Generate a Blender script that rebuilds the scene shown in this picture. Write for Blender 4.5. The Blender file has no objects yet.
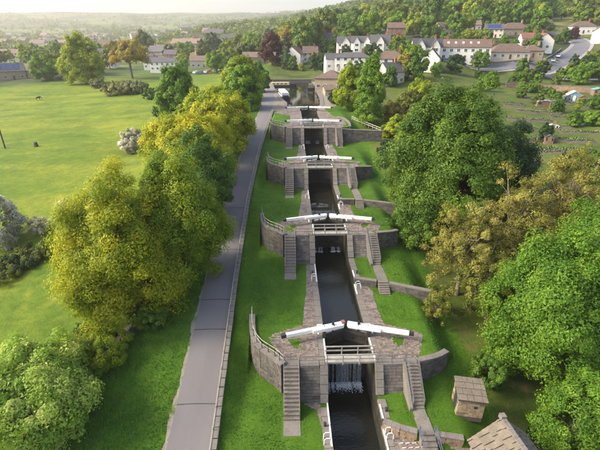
import bpy, bmesh, math, random
import numpy as np
from mathutils import Vector, Matrix
R = math.radians
random.seed(7)
rng = np.random.default_rng(11)
scene = bpy.context.scene
COL = scene.collection

# ------------------------------------------------------------------ camera
CAM = Vector((-5.61, 0.0, 30.8)); PITCH = R(24.5); YAW = R(-1.55); FPX = 400.0
cd = bpy.data.cameras.new('camera'); cam = bpy.data.objects.new('camera', cd); COL.objects.link(cam)
cd.sensor_width = 36; cd.lens = 36 * FPX / 600; cd.clip_start = 0.5; cd.clip_end = 20000
cam.location = CAM; cam.rotation_euler = (R(90) - PITCH, 0, YAW)
scene.camera = cam
# ------------------------------------------------------------------ sky, sun, exposure
SUN_EL = R(36); SUN_AZ = R(-94)
HAZE = .00024
w = bpy.data.worlds.new('World'); scene.world = w; w.use_nodes = True
nt = w.node_tree; bgn = nt.nodes['Background']
sky = nt.nodes.new('ShaderNodeTexSky'); sky.sky_type = 'NISHITA'; sky.sun_disc = False
sky.sun_elevation = SUN_EL; sky.sun_rotation = SUN_AZ
sky.air_density = 1.0; sky.dust_density = 4.5; sky.ozone_density = 1.0; sky.altitude = 100
nt.links.new(sky.outputs[0], bgn.inputs[0]); bgn.inputs[1].default_value = 0.15
sd = bpy.data.lights.new('sun', 'SUN'); sun = bpy.data.objects.new('sun', sd); COL.objects.link(sun)
sd.energy = 2.2; sd.angle = R(14); sd.color = (1.0, 0.88, 0.68)
sdir = Vector((math.sin(SUN_AZ) * math.cos(SUN_EL), math.cos(SUN_AZ) * math.cos(SUN_EL), math.sin(SUN_EL)))
sun.rotation_euler = sdir.to_track_quat('Z', 'Y').to_euler(); sun.location = (-200, 100, 200)
vs = scene.view_settings
vs.view_transform = 'Standard'; vs.look = 'None'; vs.gamma = 1; vs.use_curve_mapping = False
vs.exposure = 1.35

# ------------------------------------------------------------------ helpers
FW = Vector((-math.sin(YAW) * math.cos(PITCH), math.cos(YAW) * math.cos(PITCH), -math.sin(PITCH)))
RT = Vector((math.cos(YAW), math.sin(YAW), 0)); DN = FW.cross(RT)
def at(u, v, D):                       # a sight line of the photograph at a distance D
    return CAM + D * (FW + RT * ((u - 300) / FPX) + DN * ((v - 225) / FPX))
def atz(u, v, z):
    r = FW + RT * ((u - 300) / FPX) + DN * ((v - 225) / FPX)
    return CAM + r * ((z - CAM.z) / r.z)

def tag(o, label=None, cat=None, group=None, kind=None):
    if label: o['label'] = label
    if cat: o['category'] = cat
    if group: o['group'] = group
    if kind: o['kind'] = kind
    return o
def empty(name, loc=(0, 0, 0), rz=0, label=None, cat=None, group=None):
    o = bpy.data.objects.new(name, None); COL.objects.link(o); o.empty_display_size = 0.3
    o.location = loc; o.rotation_euler = (0, 0, rz)
    return tag(o, label, cat, group)
def link(name, mesh, parent=None, loc=(0, 0, 0), rz=0, mat=None):
    o = bpy.data.objects.new(name, mesh); COL.objects.link(o)
    o.location = loc; o.rotation_euler = (0, 0, rz)
    if parent: o.parent = parent
    if mat and not mesh.materials: mesh.materials.append(mat)
    return o
def copy_tree(o, parent=None):
    c = o.copy(); COL.objects.link(c); c.parent = parent
    for ch in o.children: copy_tree(ch, c)
    return c

class MB:
    def __init__(s): s.v = []; s.f = []; s.sm = False
    def add(s, vs_, fs):
        n = len(s.v); s.v += [tuple(p) for p in vs_]; s.f += [tuple(i + n for i in f) for f in fs]; return s
    def quad(s, a, b, c, d): return s.add((a, b, c, d), ((0, 1, 2, 3),))
    def box(s, c, d, rz=0, skip=()):
        x, y, z = d[0] / 2, d[1] / 2, d[2] / 2; co, si = math.cos(rz), math.sin(rz)
        P = []
        for px, py, pz in ((-x, -y, -z), (x, -y, -z), (x, y, -z), (-x, y, -z), (-x, -y, z), (x, -y, z), (x, y, z), (-x, y, z)):
            P.append((c[0] + px * co - py * si, c[1] + px * si + py * co, c[2] + pz))
        F_ = [(0, 3, 2, 1), (4, 5, 6, 7), (0, 1, 5, 4), (1, 2, 6, 5), (2, 3, 7, 6), (3, 0, 4, 7)]
        return s.add(P, [f for i, f in enumerate(F_) if i not in skip])
    def hexa(s, P):                     # 8 points, bottom ring then top ring
        return s.add(P, [(0, 3, 2, 1), (4, 5, 6, 7), (0, 1, 5, 4), (1, 2, 6, 5), (2, 3, 7, 6), (3, 0, 4, 7)])
    def bar(s, a, b, w, h=None, up=(0, 0, 1)):
        h = h or w; a = Vector(a); b = Vector(b); d = (b - a).normalized(); u = Vector(up)
        if abs(d.dot(u)) > .97: u = Vector((1, 0, 0))
        sx = d.cross(u).normalized(); uy = sx.cross(d)
        P = []
        for p in (a, b):
            P += [p - sx * w / 2 - uy * h / 2, p + sx * w / 2 - uy * h / 2, p + sx * w / 2 + uy * h / 2, p - sx * w / 2 + uy * h / 2]
        return s.add(P, [(0, 1, 2, 3), (7, 6, 5, 4), (0, 4, 5, 1), (1, 5, 6, 2), (2, 6, 7, 3), (3, 7, 4, 0)])
    def tube(s, pts, rad, n=7, cap=True):
        pts = [Vector(p) for p in pts]; base = len(s.v); m = len(pts)
        for i, p in enumerate(pts):
            d = (pts[min(i + 1, m - 1)] - pts[max(i - 1, 0)]).normalized()
            u = Vector((1, 0, 0)) if abs(d.z) > .8 else Vector((0, 0, 1))
            a = d.cross(u).normalized(); b = a.cross(d)
            r = rad[i] if hasattr(rad, '__len__') else rad
            for j in range(n):
                t = 2 * math.pi * j / n; s.v.append(tuple(p + a * (r * math.cos(t)) + b * (r * math.sin(t))))
        for i in range(m - 1):
            for j in range(n):
                k = (j + 1) % n
                s.f.append((base + i * n + j, base + i * n + k, base + (i + 1) * n + k, base + (i + 1) * n + j))
        if cap:
            s.f.append(tuple(base + j for j in range(n))[::-1]); s.f.append(tuple(base + (m - 1) * n + j for j in range(n)))
        return s
    def prism(s, poly, z0, z1):
        n = len(poly); P = [(p[0], p[1], z0) for p in poly] + [(p[0], p[1], z1) for p in poly]
        return s.add(P, [tuple(range(n))[::-1], tuple(range(n, 2 * n))] + [(i, (i + 1) % n, n + (i + 1) % n, n + i) for i in range(n)])
    def mesh(s, name, mat=None, fix=True, smooth=False):
        m = bpy.data.meshes.new(name); m.from_pydata(s.v, [], s.f)
        if fix:
            b = bmesh.new(); b.from_mesh(m); bmesh.ops.recalc_face_normals(b, faces=b.faces); b.to_mesh(m); b.free()
        if smooth: m.polygons.foreach_set('use_smooth', [True] * len(m.polygons))
        if mat: m.materials.append(mat)
        m.update(); return m
    def build(s, name, mat, parent=None, loc=(0, 0, 0), rz=0, fix=True, smooth=False):
        return link(name, s.mesh(name, mat, fix, smooth), parent, loc, rz)

# ------------------------------------------------------------------ materials
def newmat(name):
    m = bpy.data.materials.new(name); m.use_nodes = True; t = m.node_tree
    return m, t, t.nodes['Principled BSDF']
def N(t, kind, **kw):
    n = t.nodes.new('ShaderNode' + kind)
    for k, v in kw.items():
        if k.startswith('i_'): n.inputs[int(k[2:]) if k[2:].isdigit() else k[2:]].default_value = v
        else: setattr(n, k, v)
    return n
def ramp(t, fac, stops):
    r = t.nodes.new('ShaderNodeValToRGB'); e = r.color_ramp.elements
    while len(e) < len(stops): e.new(0.5)
    for q, (p, c) in zip(e, stops): q.position = p; q.color = (*c, 1)
    t.links.new(fac, r.inputs[0]); return r.outputs[0]
def mixc(t, fac, a, b, mode='MIX'):
    m = t.nodes.new('ShaderNodeMix'); m.data_type = 'RGBA'; m.blend_type = mode
    for s, v in ((0, fac), (6, a), (7, b)):
        if isinstance(v, (int, float)): m.inputs[s].default_value = v
        elif isinstance(v, tuple): m.inputs[s].default_value = (*v, 1)
        else: t.links.new(v, m.inputs[s])
    return m.outputs[2]
def noise(t, scale, detail=4, vec=None, rough=.55, stretch=None):
    n = N(t, 'TexNoise'); n.inputs['Scale'].default_value = scale; n.inputs['Detail'].default_value = detail; n.inputs['Roughness'].default_value = rough
    if vec is None:
        g = t.nodes.new('ShaderNodeNewGeometry'); vec = g.outputs['Position']
    if stretch:
        mp = t.nodes.new('ShaderNodeMapping'); mp.inputs['Scale'].default_value = stretch[:3]
        if len(stretch) > 3: mp.inputs['Rotation'].default_value = (0, 0, stretch[3])
        t.links.new(vec, mp.inputs[0]); vec = mp.outputs[0]
    t.links.new(vec, n.inputs['Vector']); return n.outputs[0]
def bump(t, b, h, strength=.4, dist=.03):
    n = t.nodes.new('ShaderNodeBump'); n.inputs['Strength'].default_value = strength; n.inputs['Distance'].default_value = dist
    t.links.new(h, n.inputs['Height']); t.links.new(n.outputs[0], b.inputs['Normal'])
def stone(name, c1, c2, c3, moss=None, island=.35, scale=1.2, rough=.9, bs=.5, wet=None):
    m, t, b = newmat(name)
    col = ramp(t, noise(t, scale, 5), [(.3, c1), (.5, c2), (.72, c3)])
    col = mixc(t, .5, col, ramp(t, noise(t, 9, 4), [(.3, tuple(x * .55 for x in c2)), (.7, tuple(min(1, x * 1.35) for x in c2))]))
    if island:
        g = t.nodes.new('ShaderNodeNewGeometry')
        isl = ramp(t, g.outputs['Random Per Island'], [(0, (1 - island,) * 3), (.5, (1, .97, .93)), (1, (1 + island * .7,) * 3)])
        col = mixc(t, 1.0, col, isl, 'MULTIPLY')
    if moss:
        col = mixc(t, ramp(t, noise(t, .55, 6, rough=.7), [(moss[1], (0, 0, 0)), (moss[1] + .12, (1, 1, 1))]), col, moss[0])
    t.links.new(col, b.inputs['Base Color']); b.inputs['Roughness'].default_value = rough
    bump(t, b, noise(t, 14, 5), bs, .03); return m
def plain(name, c, rough=.6, var=.15, scale=3, metallic=0, bs=.15):
    m, t, b = newmat(name)
    col = ramp(t, noise(t, scale, 5), [(.3, tuple(x * (1 - var) for x in c)), (.7, tuple(min(1, x * (1 + var)) for x in c))])
    t.links.new(col, b.inputs['Base Color']); b.inputs['Roughness'].default_value = rough; b.inputs['Metallic'].default_value = metallic
    if bs: bump(t, b, noise(t, scale * 8, 3), bs, .01)
    return m
def leafmat(name, ca, cb, cc, trans=.32):
    m, t, b = newmat(name)
    at_ = N(t, 'Attribute', attribute_name='tint')
    g = t.nodes.new('ShaderNodeNewGeometry'); oi = t.nodes.new('ShaderNodeObjectInfo')
    col = ramp(t, at_.outputs['Fac'], [(.1, ca), (.5, cb), (.92, cc)])
    isl = ramp(t, g.outputs['Random Per Island'], [(0, (.78, .8, .76)), (.5, (1, 1, 1)), (1, (1.22, 1.2, 1.12))])
    col = mixc(t, 1.0, col, isl, 'MULTIPLY')
    orr = ramp(t, oi.outputs['Random'], [(0, (.8, .85, .85)), (.5, (1, 1, 1)), (1, (1.2, 1.1, .85))])
    col = mixc(t, 1.0, col, orr, 'MULTIPLY')
    t.links.new(col, b.inputs['Base Color']); b.inputs['Roughness'].default_value = .55
    b.inputs['Specular IOR Level'].default_value = .25
    tr = t.nodes.new('ShaderNodeBsdfTranslucent'); t.links.new(mixc(t, 1.0, col, (1.25, 1.15, .6), 'MULTIPLY'), tr.inputs[0])
    mx = t.nodes.new('ShaderNodeMixShader'); mx.inputs[0].default_value = trans
    out = t.nodes['Material Output']
    t.links.new(b.outputs[0], mx.inputs[1]); t.links.new(tr.outputs[0], mx.inputs[2]); t.links.new(mx.outputs[0], out.inputs[0])
    return m
M = {}
M['masonry'] = stone('masonry', (.066, .06, .055), (.115, .105, .096), (.17, .157, .143), moss=((.055, .06, .03), .66))
M['mortar'] = stone('mortar', (.05, .045, .04), (.075, .068, .06), (.1, .09, .08), island=0)
M['wetstone'] = stone('wet_stone', (.02, .019, .015), (.034, .032, .024), (.055, .05, .04), moss=((.03, .042, .013), .5), rough=.55)
M['coping'] = stone('coping', (.115, .105, .096), (.165, .152, .139), (.225, .208, .19), moss=((.1, .1, .065), .68), island=.25)
M['step'] = stone('step_stone', (.12, .106, .095), (.17, .152, .133), (.23, .207, .183), island=.3)
M['sett'] = stone('setts', (.125, .1, .087), (.19, .156, .138), (.255, .213, .19), moss=((.09, .1, .045), .7), island=.4)
M['hutstone'] = stone('hut_stone', (.19, .145, .1), (.28, .22, .15), (.36, .29, .21), island=.35)
M['slate'] = stone('stone_slate', (.085, .074, .06), (.145, .125, .1), (.22, .19, .15), moss=((.1, .12, .04), .62), island=.45)
M['brownstone'] = stone('brown_stone', (.2, .14, .1), (.28, .2, .14), (.36, .27, .2), island=.2)
M['white'] = plain('white_paint', (.8, .79, .77), .5, .06, 1.5)
M['black'] = plain('black_paint', (.03, .03, .035), .5, .3)
M['gatewood'] = plain('gate_wood', (.035, .03, .025), .7, .5, 2.5, bs=.5)
M['railwood'] = plain('rail_wood', (.34, .32, .28), .8, .25, 2)
M['metal'] = plain('rail_metal', (.2, .2, .2), .5, .25, 2, .4)
M['bluemetal'] = plain('blue_grey_metal', (.1, .14, .19), .5, .25, 2, .3)
M['rust'] = plain('rust', (.22, .1, .07), .8, .3)
M['bark'] = stone('bark', (.045, .036, .026), (.085, .068, .05), (.13, .11, .085), island=0, scale=2, bs=.8)
M['palebark'] = stone('pale_bark', (.12, .1, .07), (.19, .16, .115), (.26, .23, .17), island=0, scale=2, bs=.8)
M['soil'] = stone('soil', (.05, .04, .032), (.085, .068, .052), (.13, .105, .08), island=0, scale=3)
# grass with patches
def grassmat(name, c1, c2, c3, dry, big=.06, drylim=.62, streak=None):
    m, t, b = newmat(name)
    col = ramp(t, noise(t, big, 6, rough=.62), [(.32, c1), (.5, c2), (.68, c3)])
    fine = ramp(t, noise(t, 5.5, 5, rough=.75), [(.25, (.5, .55, .45)), (.5, (1, 1, 1)), (.78, (1.5, 1.4, 1.25))])
    col = mixc(t, 1.0, col, fine, 'MULTIPLY')
    mid = ramp(t, noise(t, .7, 5, rough=.7), [(.3, (.74, .78, .7)), (.55, (1, 1, 1)), (.75, (1.22, 1.15, 1.0))])
    col = mixc(t, 1.0, col, mid, 'MULTIPLY')
    if streak:
        sn = noise(t, 1, 4, stretch=streak)
        col = mixc(t, ramp(t, sn, [(.5, (0, 0, 0)), (.7, (.6, .6, .6))]), col, dry)
    col = mixc(t, ramp(t, noise(t, big * 5, 6, rough=.7), [(drylim, (0, 0, 0)), (drylim + .15, (.7, .7, .7))]), col, dry)
    t.links.new(col, b.inputs['Base Color']); b.inputs['Roughness'].default_value = .85; b.inputs['Specular IOR Level'].default_value = .15
    bump(t, b, noise(t, 11, 5, rough=.75), .7, .08); return m
LAWN = ((.042, .1, .008), (.06, .132, .01), (.085, .165, .014), (.14, .19, .03), .12, .64)
FIELD = ((.08, .14, .014), (.115, .175, .016), (.175, .215, .02), (.23, .25, .03), .03, .55, (.012, .09, .05, .5))
ROUGH = ((.045, .075, .014), (.075, .11, .02), (.11, .14, .03), (.14, .11, .06), .06, .5)
M['lawn'] = grassmat('lawn_grass', *LAWN)
M['blade'] = plain('grass_blade', (.06, .17, .012), .7, .45, .8, bs=0)

# ------------------------------------------------------------------ terrain
RISE = 3.3
YG = {k: 29.2 + 21 * (k - 1) for k in range(0, 6)}
ZK = {0: 0.0, 1: 3.3, 2: 6.6, 3: 9.9, 4: 13.2, 5: 13.2}
XL, XR_, Y0C, Y1C = -12.2, 12.0, 4.0, 128.0     # the strip that holds the locks
def Lp(y): return np.interp(y, [-60, 2, 22.7, 43.7, 63.6, 84.9, 118, 150, 240], [-9, -3.2, 0, 3.3, 6.6, 9.9, 13.0, 13.2, 13.4])
CP = []
for y in range(2, 125, 8):
    l = float(Lp(y))
    CP += [(-12.2, y, l), (-16.6, y, l), (-21, y, l - .5), (-27, y, l - 1.1)]
    if y < 90: CP += [(12, y, max(-1.5, l - (1.0 if y < 100 else .3)))]
CP += [(-45, 40, .5), (-45, 20, -2.5), (-60, 60, 2.2), (-40, 75, 5.5), (-70, 90, 6.0), (-48, 110, 8.2), (-30, 130, 11), (-60, 150, 9.2), (-100, 130, 7), (-100, 70, 2),
       (-9, 150, 13.2), (-14, 185, 13.4), (10, 150, 13.2), (12, 185, 13.4), (-20, 160, 12.8), (-20, 190, 13), (-5, 215, 13.6), (10, 215, 14), (-14, 222, 13.7), (-4, 226, 14.2), (6, 226, 14.4), (-25, 225, 13.4),
       (15, 25, -1.0), (18, 25, -1.8), (26, 28, -.8), (17, 45, 2.2), (26, 45, 2.4), (20, 65, 5.6), (30, 70, 7), (18, 85, 10), (30, 92, 10.6), (16, 104, 12.6), (26, 115, 12.6), (14, 122, 13.0), (40, 50, 6), (50, 35, 5),
       (0, -30, -3), (-40, -30, -4), (40, -30, 0), (-100, 0, -4), (100, 0, 8), (0, -150, -5), (-150, -100, -5), (150, -100, 5), (0, -1000, -5), (-900, -600, -5), (900, -600, 30), (-3000, 300, 60), (2500, 300, 120), (-700, 300, 5)]
PX = [(550, 160, 75), (560, 120, 105), (592, 165, 70), (520, 100, 125), (565, 97, 135), (540, 82, 165), (500, 74, 182), (470, 70, 188), (545, 75, 185), (556, 62, 215), (582, 50, 240), (567, 42, 268),
      (465, 60, 187), (425, 60, 182), (388, 74, 165), (515, 58, 192), (540, 48, 218), (510, 38, 252), (543, 30, 280), (578, 35, 270), (425, 27, 315), (395, 37, 280), (368, 54, 230), (345, 69, 185), (297, 64, 240), (275, 60, 245), (322, 50, 260), (330, 89, 168),
      (600, 18, 340), (560, 15, 420), (600, 4, 480), (500, 12, 450), (450, 12, 480), (400, 15, 500), (350, 17, 620), (335, 8, 900), (420, -8, 750), (550, -22, 750), (300, 20, 850), (250, 23, 950), (210, 27, 950), (420, -12, 1100), (600, -30, 1100), (330, 12, 1500),
      (0, 12, 3000), (60, 11, 3100), (120, 12, 3300), (180, 12, 3300), (240, 12, 3200), (300, 13, 3300), (0, 22, 3800), (150, 22, 4200), (300, 22, 4200), (400, 0, 3000), (600, -10, 3000),
      (20, 62, 350), (100, 60, 380), (60, 53, 550), (150, 57, 440), (150, 47, 700), (60, 44, 900), (200, 57, 420), (230, 47, 520), (30, 34, 1400), (120, 34, 1400), (200, 33, 1350), (60, 23, 2200), (160, 23, 2200), (230, 22, 2100),
      (12, 79, 240), (60, 76, 245), (90, 85, 205), (150, 92, 175), (60, 100, 172), (136, 154, 104), (200, 75, 255), (240, 70, 260)]
for u, v, D in PX:
    p = at(u, v, D); CP.append((p.x, p.y, p.z))
CP = np.array(CP, float)
def qf(x, y):
    dx = np.asarray(x, float) - CAM.x; dy = np.asarray(y, float)
    r = np.sqrt(dx * dx + dy * dy + 64.0); a = np.arctan2(dx, dy)
    return np.stack([np.sin(a) * 1.6 * 1.5, np.cos(a) * 1.6 * 1.5, np.log(r)], -1)
Q = qf(CP[:, 0], CP[:, 1])
def kern(d): return d
dm = np.linalg.norm(Q[:, None] - Q[None], axis=-1); nq = len(CP)
A = np.zeros((nq + 1, nq + 1)); A[:nq, :nq] = kern(dm) - np.eye(nq) * .012; A[:nq, nq] = 1; A[nq, :nq] = 1
zs = np.log1p(np.maximum(CP[:, 2] + 15, 0) / 30.0)
sol = np.linalg.solve(A, np.append(zs, 0))
def H(x, y):
    q = qf(x, y); sh = q.shape[:-1]; q = q.reshape(-1, 3); out = np.empty(len(q))
    for i in range(0, len(q), 4000):
        d = np.linalg.norm(q[i:i + 4000, None] - Q[None], axis=-1)
        out[i:i + 4000] = kern(d) @ sol[:nq] + sol[nq]
    return (np.expm1(out) * 30.0 - 15).reshape(sh)
def sstep(a, b, x):
    t = np.clip((x - a) / (b - a), 0, 1); return t * t * (3 - 2 * t)
def basin_l(y): return np.interp(y, [113, 121, 128, 150, 170, 190, 215], [-2.25, -2.4, -5.5, -8.8, -11.0, -12.5, -14])
def basin_r(y): return np.interp(y, [113, 121, 128, 150, 215], [2.25, 2.4, 4.2, 5.5, 6])
RUN = {1: 3.3, 2: 4.5, 3: 5.0, 4: 4.6}         # horizontal run of the stairs
BATR = {1: 1.9, 2: 2.7, 3: 3.0, 4: 2.6}        # foot of the retaining wall in front of its top
LOWW = {1: ((2.25, 3.6, 4.85, 6.5, 9.1, 12), (-4.75, -5.5, -5.95, -6.25, -6.8, -7.4)), 2: ((2.25, 3.6, 5.4, 8.6, 12), (-7.8, -8.2, -8.7, -10.1, -11.5)), 3: ((2.25, 4.7, 9.6, 12), (-10, -10.1, -11.8, -12.8))}
CURL = ((-9.95, -9.75, -9.45, -8.5, -7.2, -6.4), (7.6, 5.3, 3.4, 1.55, .4, -.35))
CURR = ((6.4, 7.8, 9.7, 12), (-.35, 0, 1.1, 4.0))
PYS = [0, 22.7, 43.7, 63.6, 84.9, 118, 150, 185, 215]
def path_l(y): return np.interp(y, PYS, [-16, -16.13, -16.4, -16.5, -15.5, -13.9, -14.6, -17.5, -20])
def path_r(y): return np.interp(y, PYS, [-12.45, -12.5, -12.9, -12.9, -12.2, -10.45, -10.6, -13.8, -16])
def flatten(x, y, z):
    m = sstep(path_l(y) - 2.0, path_l(y) - .3, x) * (1 - sstep(path_r(y) + .3, path_r(y) + 1.6, x)) * ((y > -1) & (y < 216))
    return z * (1 - m) + (Lp(y) - .05) * m
def corridor(x, y):
    x = np.asarray(x, float); y = np.asarray(y, float)
    lev = np.zeros_like(x)
    for k in (1, 2, 3, 4):
        yb = np.where(x < -6.4, np.interp(x, *CURL), np.where(x > 6.4, np.interp(x, *CURR), -.6)) + YG[k]
        lev = np.where(y > yb, ZK[k], lev)
        if k in LOWW:
            lw = np.interp(x, *LOWW[k]) + YG[k]
            lev = np.where((x > 2) & (y > lw) & (y <= yb), ZK[k - 1] + .9, lev)
    lsm = np.zeros_like(x)
    for k in (1, 2, 3, 4): lsm = lsm + RISE * sstep(YG[k] + 1.0, YG[k] + 9.5, y)
    h = H(x, y)
    zl = lsm * (1 - sstep(-10.0, -12.2, x)) + h * sstep(-10.0, -12.2, x)
    z = np.where(x < -9.95, zl, lev)
    rb = sstep(8.5, 12, x); z = np.where(x > 8.5, lev * (1 - rb) + h * rb, z)
    return flatten(x, y, z)
def ground(x, y):
    if XL < x < XR_ and Y0C < y < Y1C: return float(corridor(np.array([x]), np.array([y]))[0])
    return float(flatten(np.array([x]), np.array([y]), H(np.array([x]), np.array([y])))[0])

def grow(a, b, first, fac):
    o = [a]; s = first; sg = 1 if b > a else -1
    while (o[-1] - b) * sg < 0: o.append(o[-1] + sg * s); s *= fac
    return o[1:]
xs = sorted(set(grow(-60, -4200, 2.2, 1.07) + list(np.arange(-60, XL - .1, 1.195)) + list(np.linspace(XL, XR_, 25)) + list(np.arange(XR_ + 1.2, 60, 1.2)) + grow(60, 4200, 2.2, 1.07)))
ys = sorted(set(grow(Y0C, -1500, 2.5, 1.2) + list(np.linspace(Y0C, Y1C, 105)) + list(np.arange(Y1C + 1, 222, 1.0)) + grow(222, 5200, 1.5, 1.05)))
xs = np.array(xs); ys = np.array(ys)
GX, GY = np.meshgrid(xs, ys); GZ = H(GX, GY)
nz = np.sin(GX * .05 + 1.3 * np.sin(GY * .031)) * np.cos(GY * .043 + np.sin(GX * .027)) * .35
far = np.clip((np.hypot(GX, GY) - 25) / 60, 0, 1)
GZ += nz * far * np.where((GX > -17) & (GX < 14) & (GY < 225), 0, 1)
GZ = flatten(GX, GY, GZ)
def grid_mesh(name, GX, GY, GZ, keep, mats, mi=None, smooth=True):
    ny, nx = GX.shape; idx = np.arange(ny * nx).reshape(ny, nx)
    a = idx[:-1, :-1][keep]; b = idx[:-1, 1:][keep]; c = idx[1:, 1:][keep]; d = idx[1:, :-1][keep]
    F_ = np.stack([a, b, c, d], 1)
    used = np.unique(F_); re = np.full(ny * nx, -1); re[used] = np.arange(len(used)); F_ = re[F_]
    V = np.stack([GX.ravel(), GY.ravel(), GZ.ravel()], 1)[used]
    m = bpy.data.meshes.new(name); m.vertices.add(len(V)); m.vertices.foreach_set('co', V.ravel())
    m.loops.add(F_.size); m.loops.foreach_set('vertex_index', F_.ravel().astype(np.int32))
    m.polygons.add(len(F_)); m.polygons.foreach_set('loop_start', np.arange(0, F_.size, 4, dtype=np.int32)); m.polygons.foreach_set('loop_total', np.full(len(F_), 4, np.int32))
    for mm in mats: m.materials.append(mm)
    if mi is not None: m.polygons.foreach_set('material_index', mi[keep].astype(np.int32))
    m.polygons.foreach_set('use_smooth', [smooth] * len(F_))
    m.update(); m.validate(); return m
def grasscol(t, c1, c2, c3, dry, big, drylim, streak=None):
    col = ramp(t, noise(t, big, 6, rough=.62), [(.32, c1), (.5, c2), (.68, c3)])
    if streak: col = mixc(t, ramp(t, noise(t, 1, 4, stretch=streak), [(.5, (0, 0, 0)), (.7, (.6, .6, .6))]), col, dry)
    return mixc(t, ramp(t, noise(t, big * 5, 6, rough=.7), [(drylim, (0, 0, 0)), (drylim + .15, (.7, .7, .7))]), col, dry)
def farcol(t):
    g = t.nodes.new('ShaderNodeNewGeometry')
    vo = N(t, 'TexVoronoi'); vo.inputs['Scale'].default_value = .006
    mp = t.nodes.new('ShaderNodeMapping'); mp.inputs['Scale'].default_value = (1, .6, 0); t.links.new(g.outputs['Position'], mp.inputs[0]); t.links.new(mp.outputs[0], vo.inputs['Vector'])
    sep = t.nodes.new('ShaderNodeSeparateColor'); t.links.new(vo.outputs['Color'], sep.inputs[0])
    col = ramp(t, sep.outputs[0], [(0, (.06, .11, .025)), (.35, (.11, .17, .035)), (.6, (.16, .19, .06)), (.85, (.2, .18, .08)), (1, (.09, .13, .03))])
    col = mixc(t, ramp(t, noise(t, .004, 6), [(.48, (0, 0, 0)), (.54, (.9, .9, .9))]), col, (.045, .065, .022))
    return mixc(t, 1.0, col, ramp(t, noise(t, .05, 5), [(.3, (.65, .65, .65)), (.7, (1.3, 1.3, 1.3))]), 'MULTIPLY')
def groundmat():
    m, t, b = newmat('ground')
    LA = dict(zip(('c1', 'c2', 'c3', 'dry', 'big', 'drylim'), LAWN))
    col = grasscol(t, *LAWN)
    soft = noise(t, .35, 5)
    for nm, c in (('m_field', grasscol(t, *FIELD)), ('m_rough', grasscol(t, *ROUGH)), ('m_far', farcol(t))):
        a_ = N(t, 'Attribute', attribute_name=nm); ad = N(t, 'Math', operation='ADD'); t.links.new(a_.outputs['Fac'], ad.inputs[0])
        sb = N(t, 'Math', operation='MULTIPLY_ADD'); sb.inputs[1].default_value = .9; sb.inputs[2].default_value = -.45; t.links.new(soft, sb.inputs[0]); t.links.new(sb.outputs[0], ad.inputs[1])
        col = mixc(t, ramp(t, ad.outputs[0], [(.32, (0, 0, 0)), (.68, (1, 1, 1))]), col, c)
    fine = ramp(t, noise(t, 5.5, 5, rough=.75), [(.25, (.5, .55, .45)), (.5, (1, 1, 1)), (.78, (1.5, 1.4, 1.25))])
    col = mixc(t, 1.0, col, fine, 'MULTIPLY')
    col = mixc(t, 1.0, col, ramp(t, noise(t, .7, 5, rough=.7), [(.3, (.7, .75, .66)), (.55, (1, 1, 1)), (.75, (1.25, 1.17, 1.0))]), 'MULTIPLY')
    col = mixc(t, 1.0, col, ramp(t, noise(t, .11, 6, rough=.68), [(.32, (.7, .76, .66)), (.5, (1, 1, 1)), (.68, (1.25, 1.14, .9))]), 'MULTIPLY')
    t.links.new(col, b.inputs['Base Color']); b.inputs['Roughness'].default_value = .85; b.inputs['Specular IOR Level'].default_value = .15
    bump(t, b, noise(t, 11, 5, rough=.75), .7, .08); return m
M['ground'] = groundmat()
cxm = (GX[:-1, :-1] + GX[1:, 1:]) / 2; cym = (GY[:-1, :-1] + GY[1:, 1:]) / 2
hole = (cxm > XL) & (cxm < XR_) & (cym > Y0C) & (cym < Y1C)
hole |= (cym > Y1C) & (cym < 214) & (cxm > basin_l(cym)) & (cxm < basin_r(cym))
RRv = np.hypot(GX, GY)
wall_x = np.interp(GY, [0, 30, 40, 75, 120], [-27, -25.2, -23, -24, -20])
m_field = sstep(1.5, -1.5, GX - wall_x); m_rough = sstep(11, 15, GX) * (RRv < 400); m_far = sstep(240, 300, RRv); m_rough = np.maximum(m_rough, sstep(150, 205, GY) * sstep(-22, -12, GX) * (RRv < 400))
gm = grid_mesh('ground', GX, GY, GZ, ~hole, [M['ground']])
ny_, nx_ = GX.shape; idx_ = np.arange(ny_ * nx_).reshape(ny_, nx_); kp = ~hole
us = np.unique(np.concatenate([idx_[:-1, :-1][kp], idx_[:-1, 1:][kp], idx_[1:, 1:][kp], idx_[1:, :-1][kp]]))
for nm, arr in (('m_field', m_field), ('m_rough', m_rough), ('m_far', m_far)):
    at_ = gm.attributes.new(nm, 'FLOAT', 'POINT'); at_.data.foreach_set('value', arr.ravel()[us].astype(np.float32))
tag(link('ground', gm), 'grass fields and hills reaching to the far skyline', kind='structure')
cx_ = np.linspace(XL, XR_, 97); cy_ = np.linspace(Y0C, Y1C, 497)
cx_ = np.sort(np.concatenate([cx_[np.abs(np.abs(cx_) - 2.25) > .13], [-2.3, 2.3]]))
CXg, CYg = np.meshgrid(cx_, cy_); CZg = corridor(CXg, CYg)
und = .05 * np.sin(CXg * 1.1 + CYg * .7) * np.sin(CYg * .9 - CXg * .4)
CZg = CZg + und * (np.abs(CXg) > 4.6) * (CXg > XL + .1) * (CXg < XR_ - .1)
ccx = (CXg[:-1, :-1] + CXg[1:, 1:]) / 2; ccy = (CYg[:-1, :-1] + CYg[1:, 1:]) / 2
lawn_hole = (ccx > basin_l(ccy) - .05) & (ccx < basin_r(ccy) + .05)
tag(link('lawn', grid_mesh('lawn', CXg, CYg, CZg, ~lawn_hole, [M['lawn']], None, False)), 'stepped green lawns on both sides of the lock flight', kind='structure')
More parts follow.
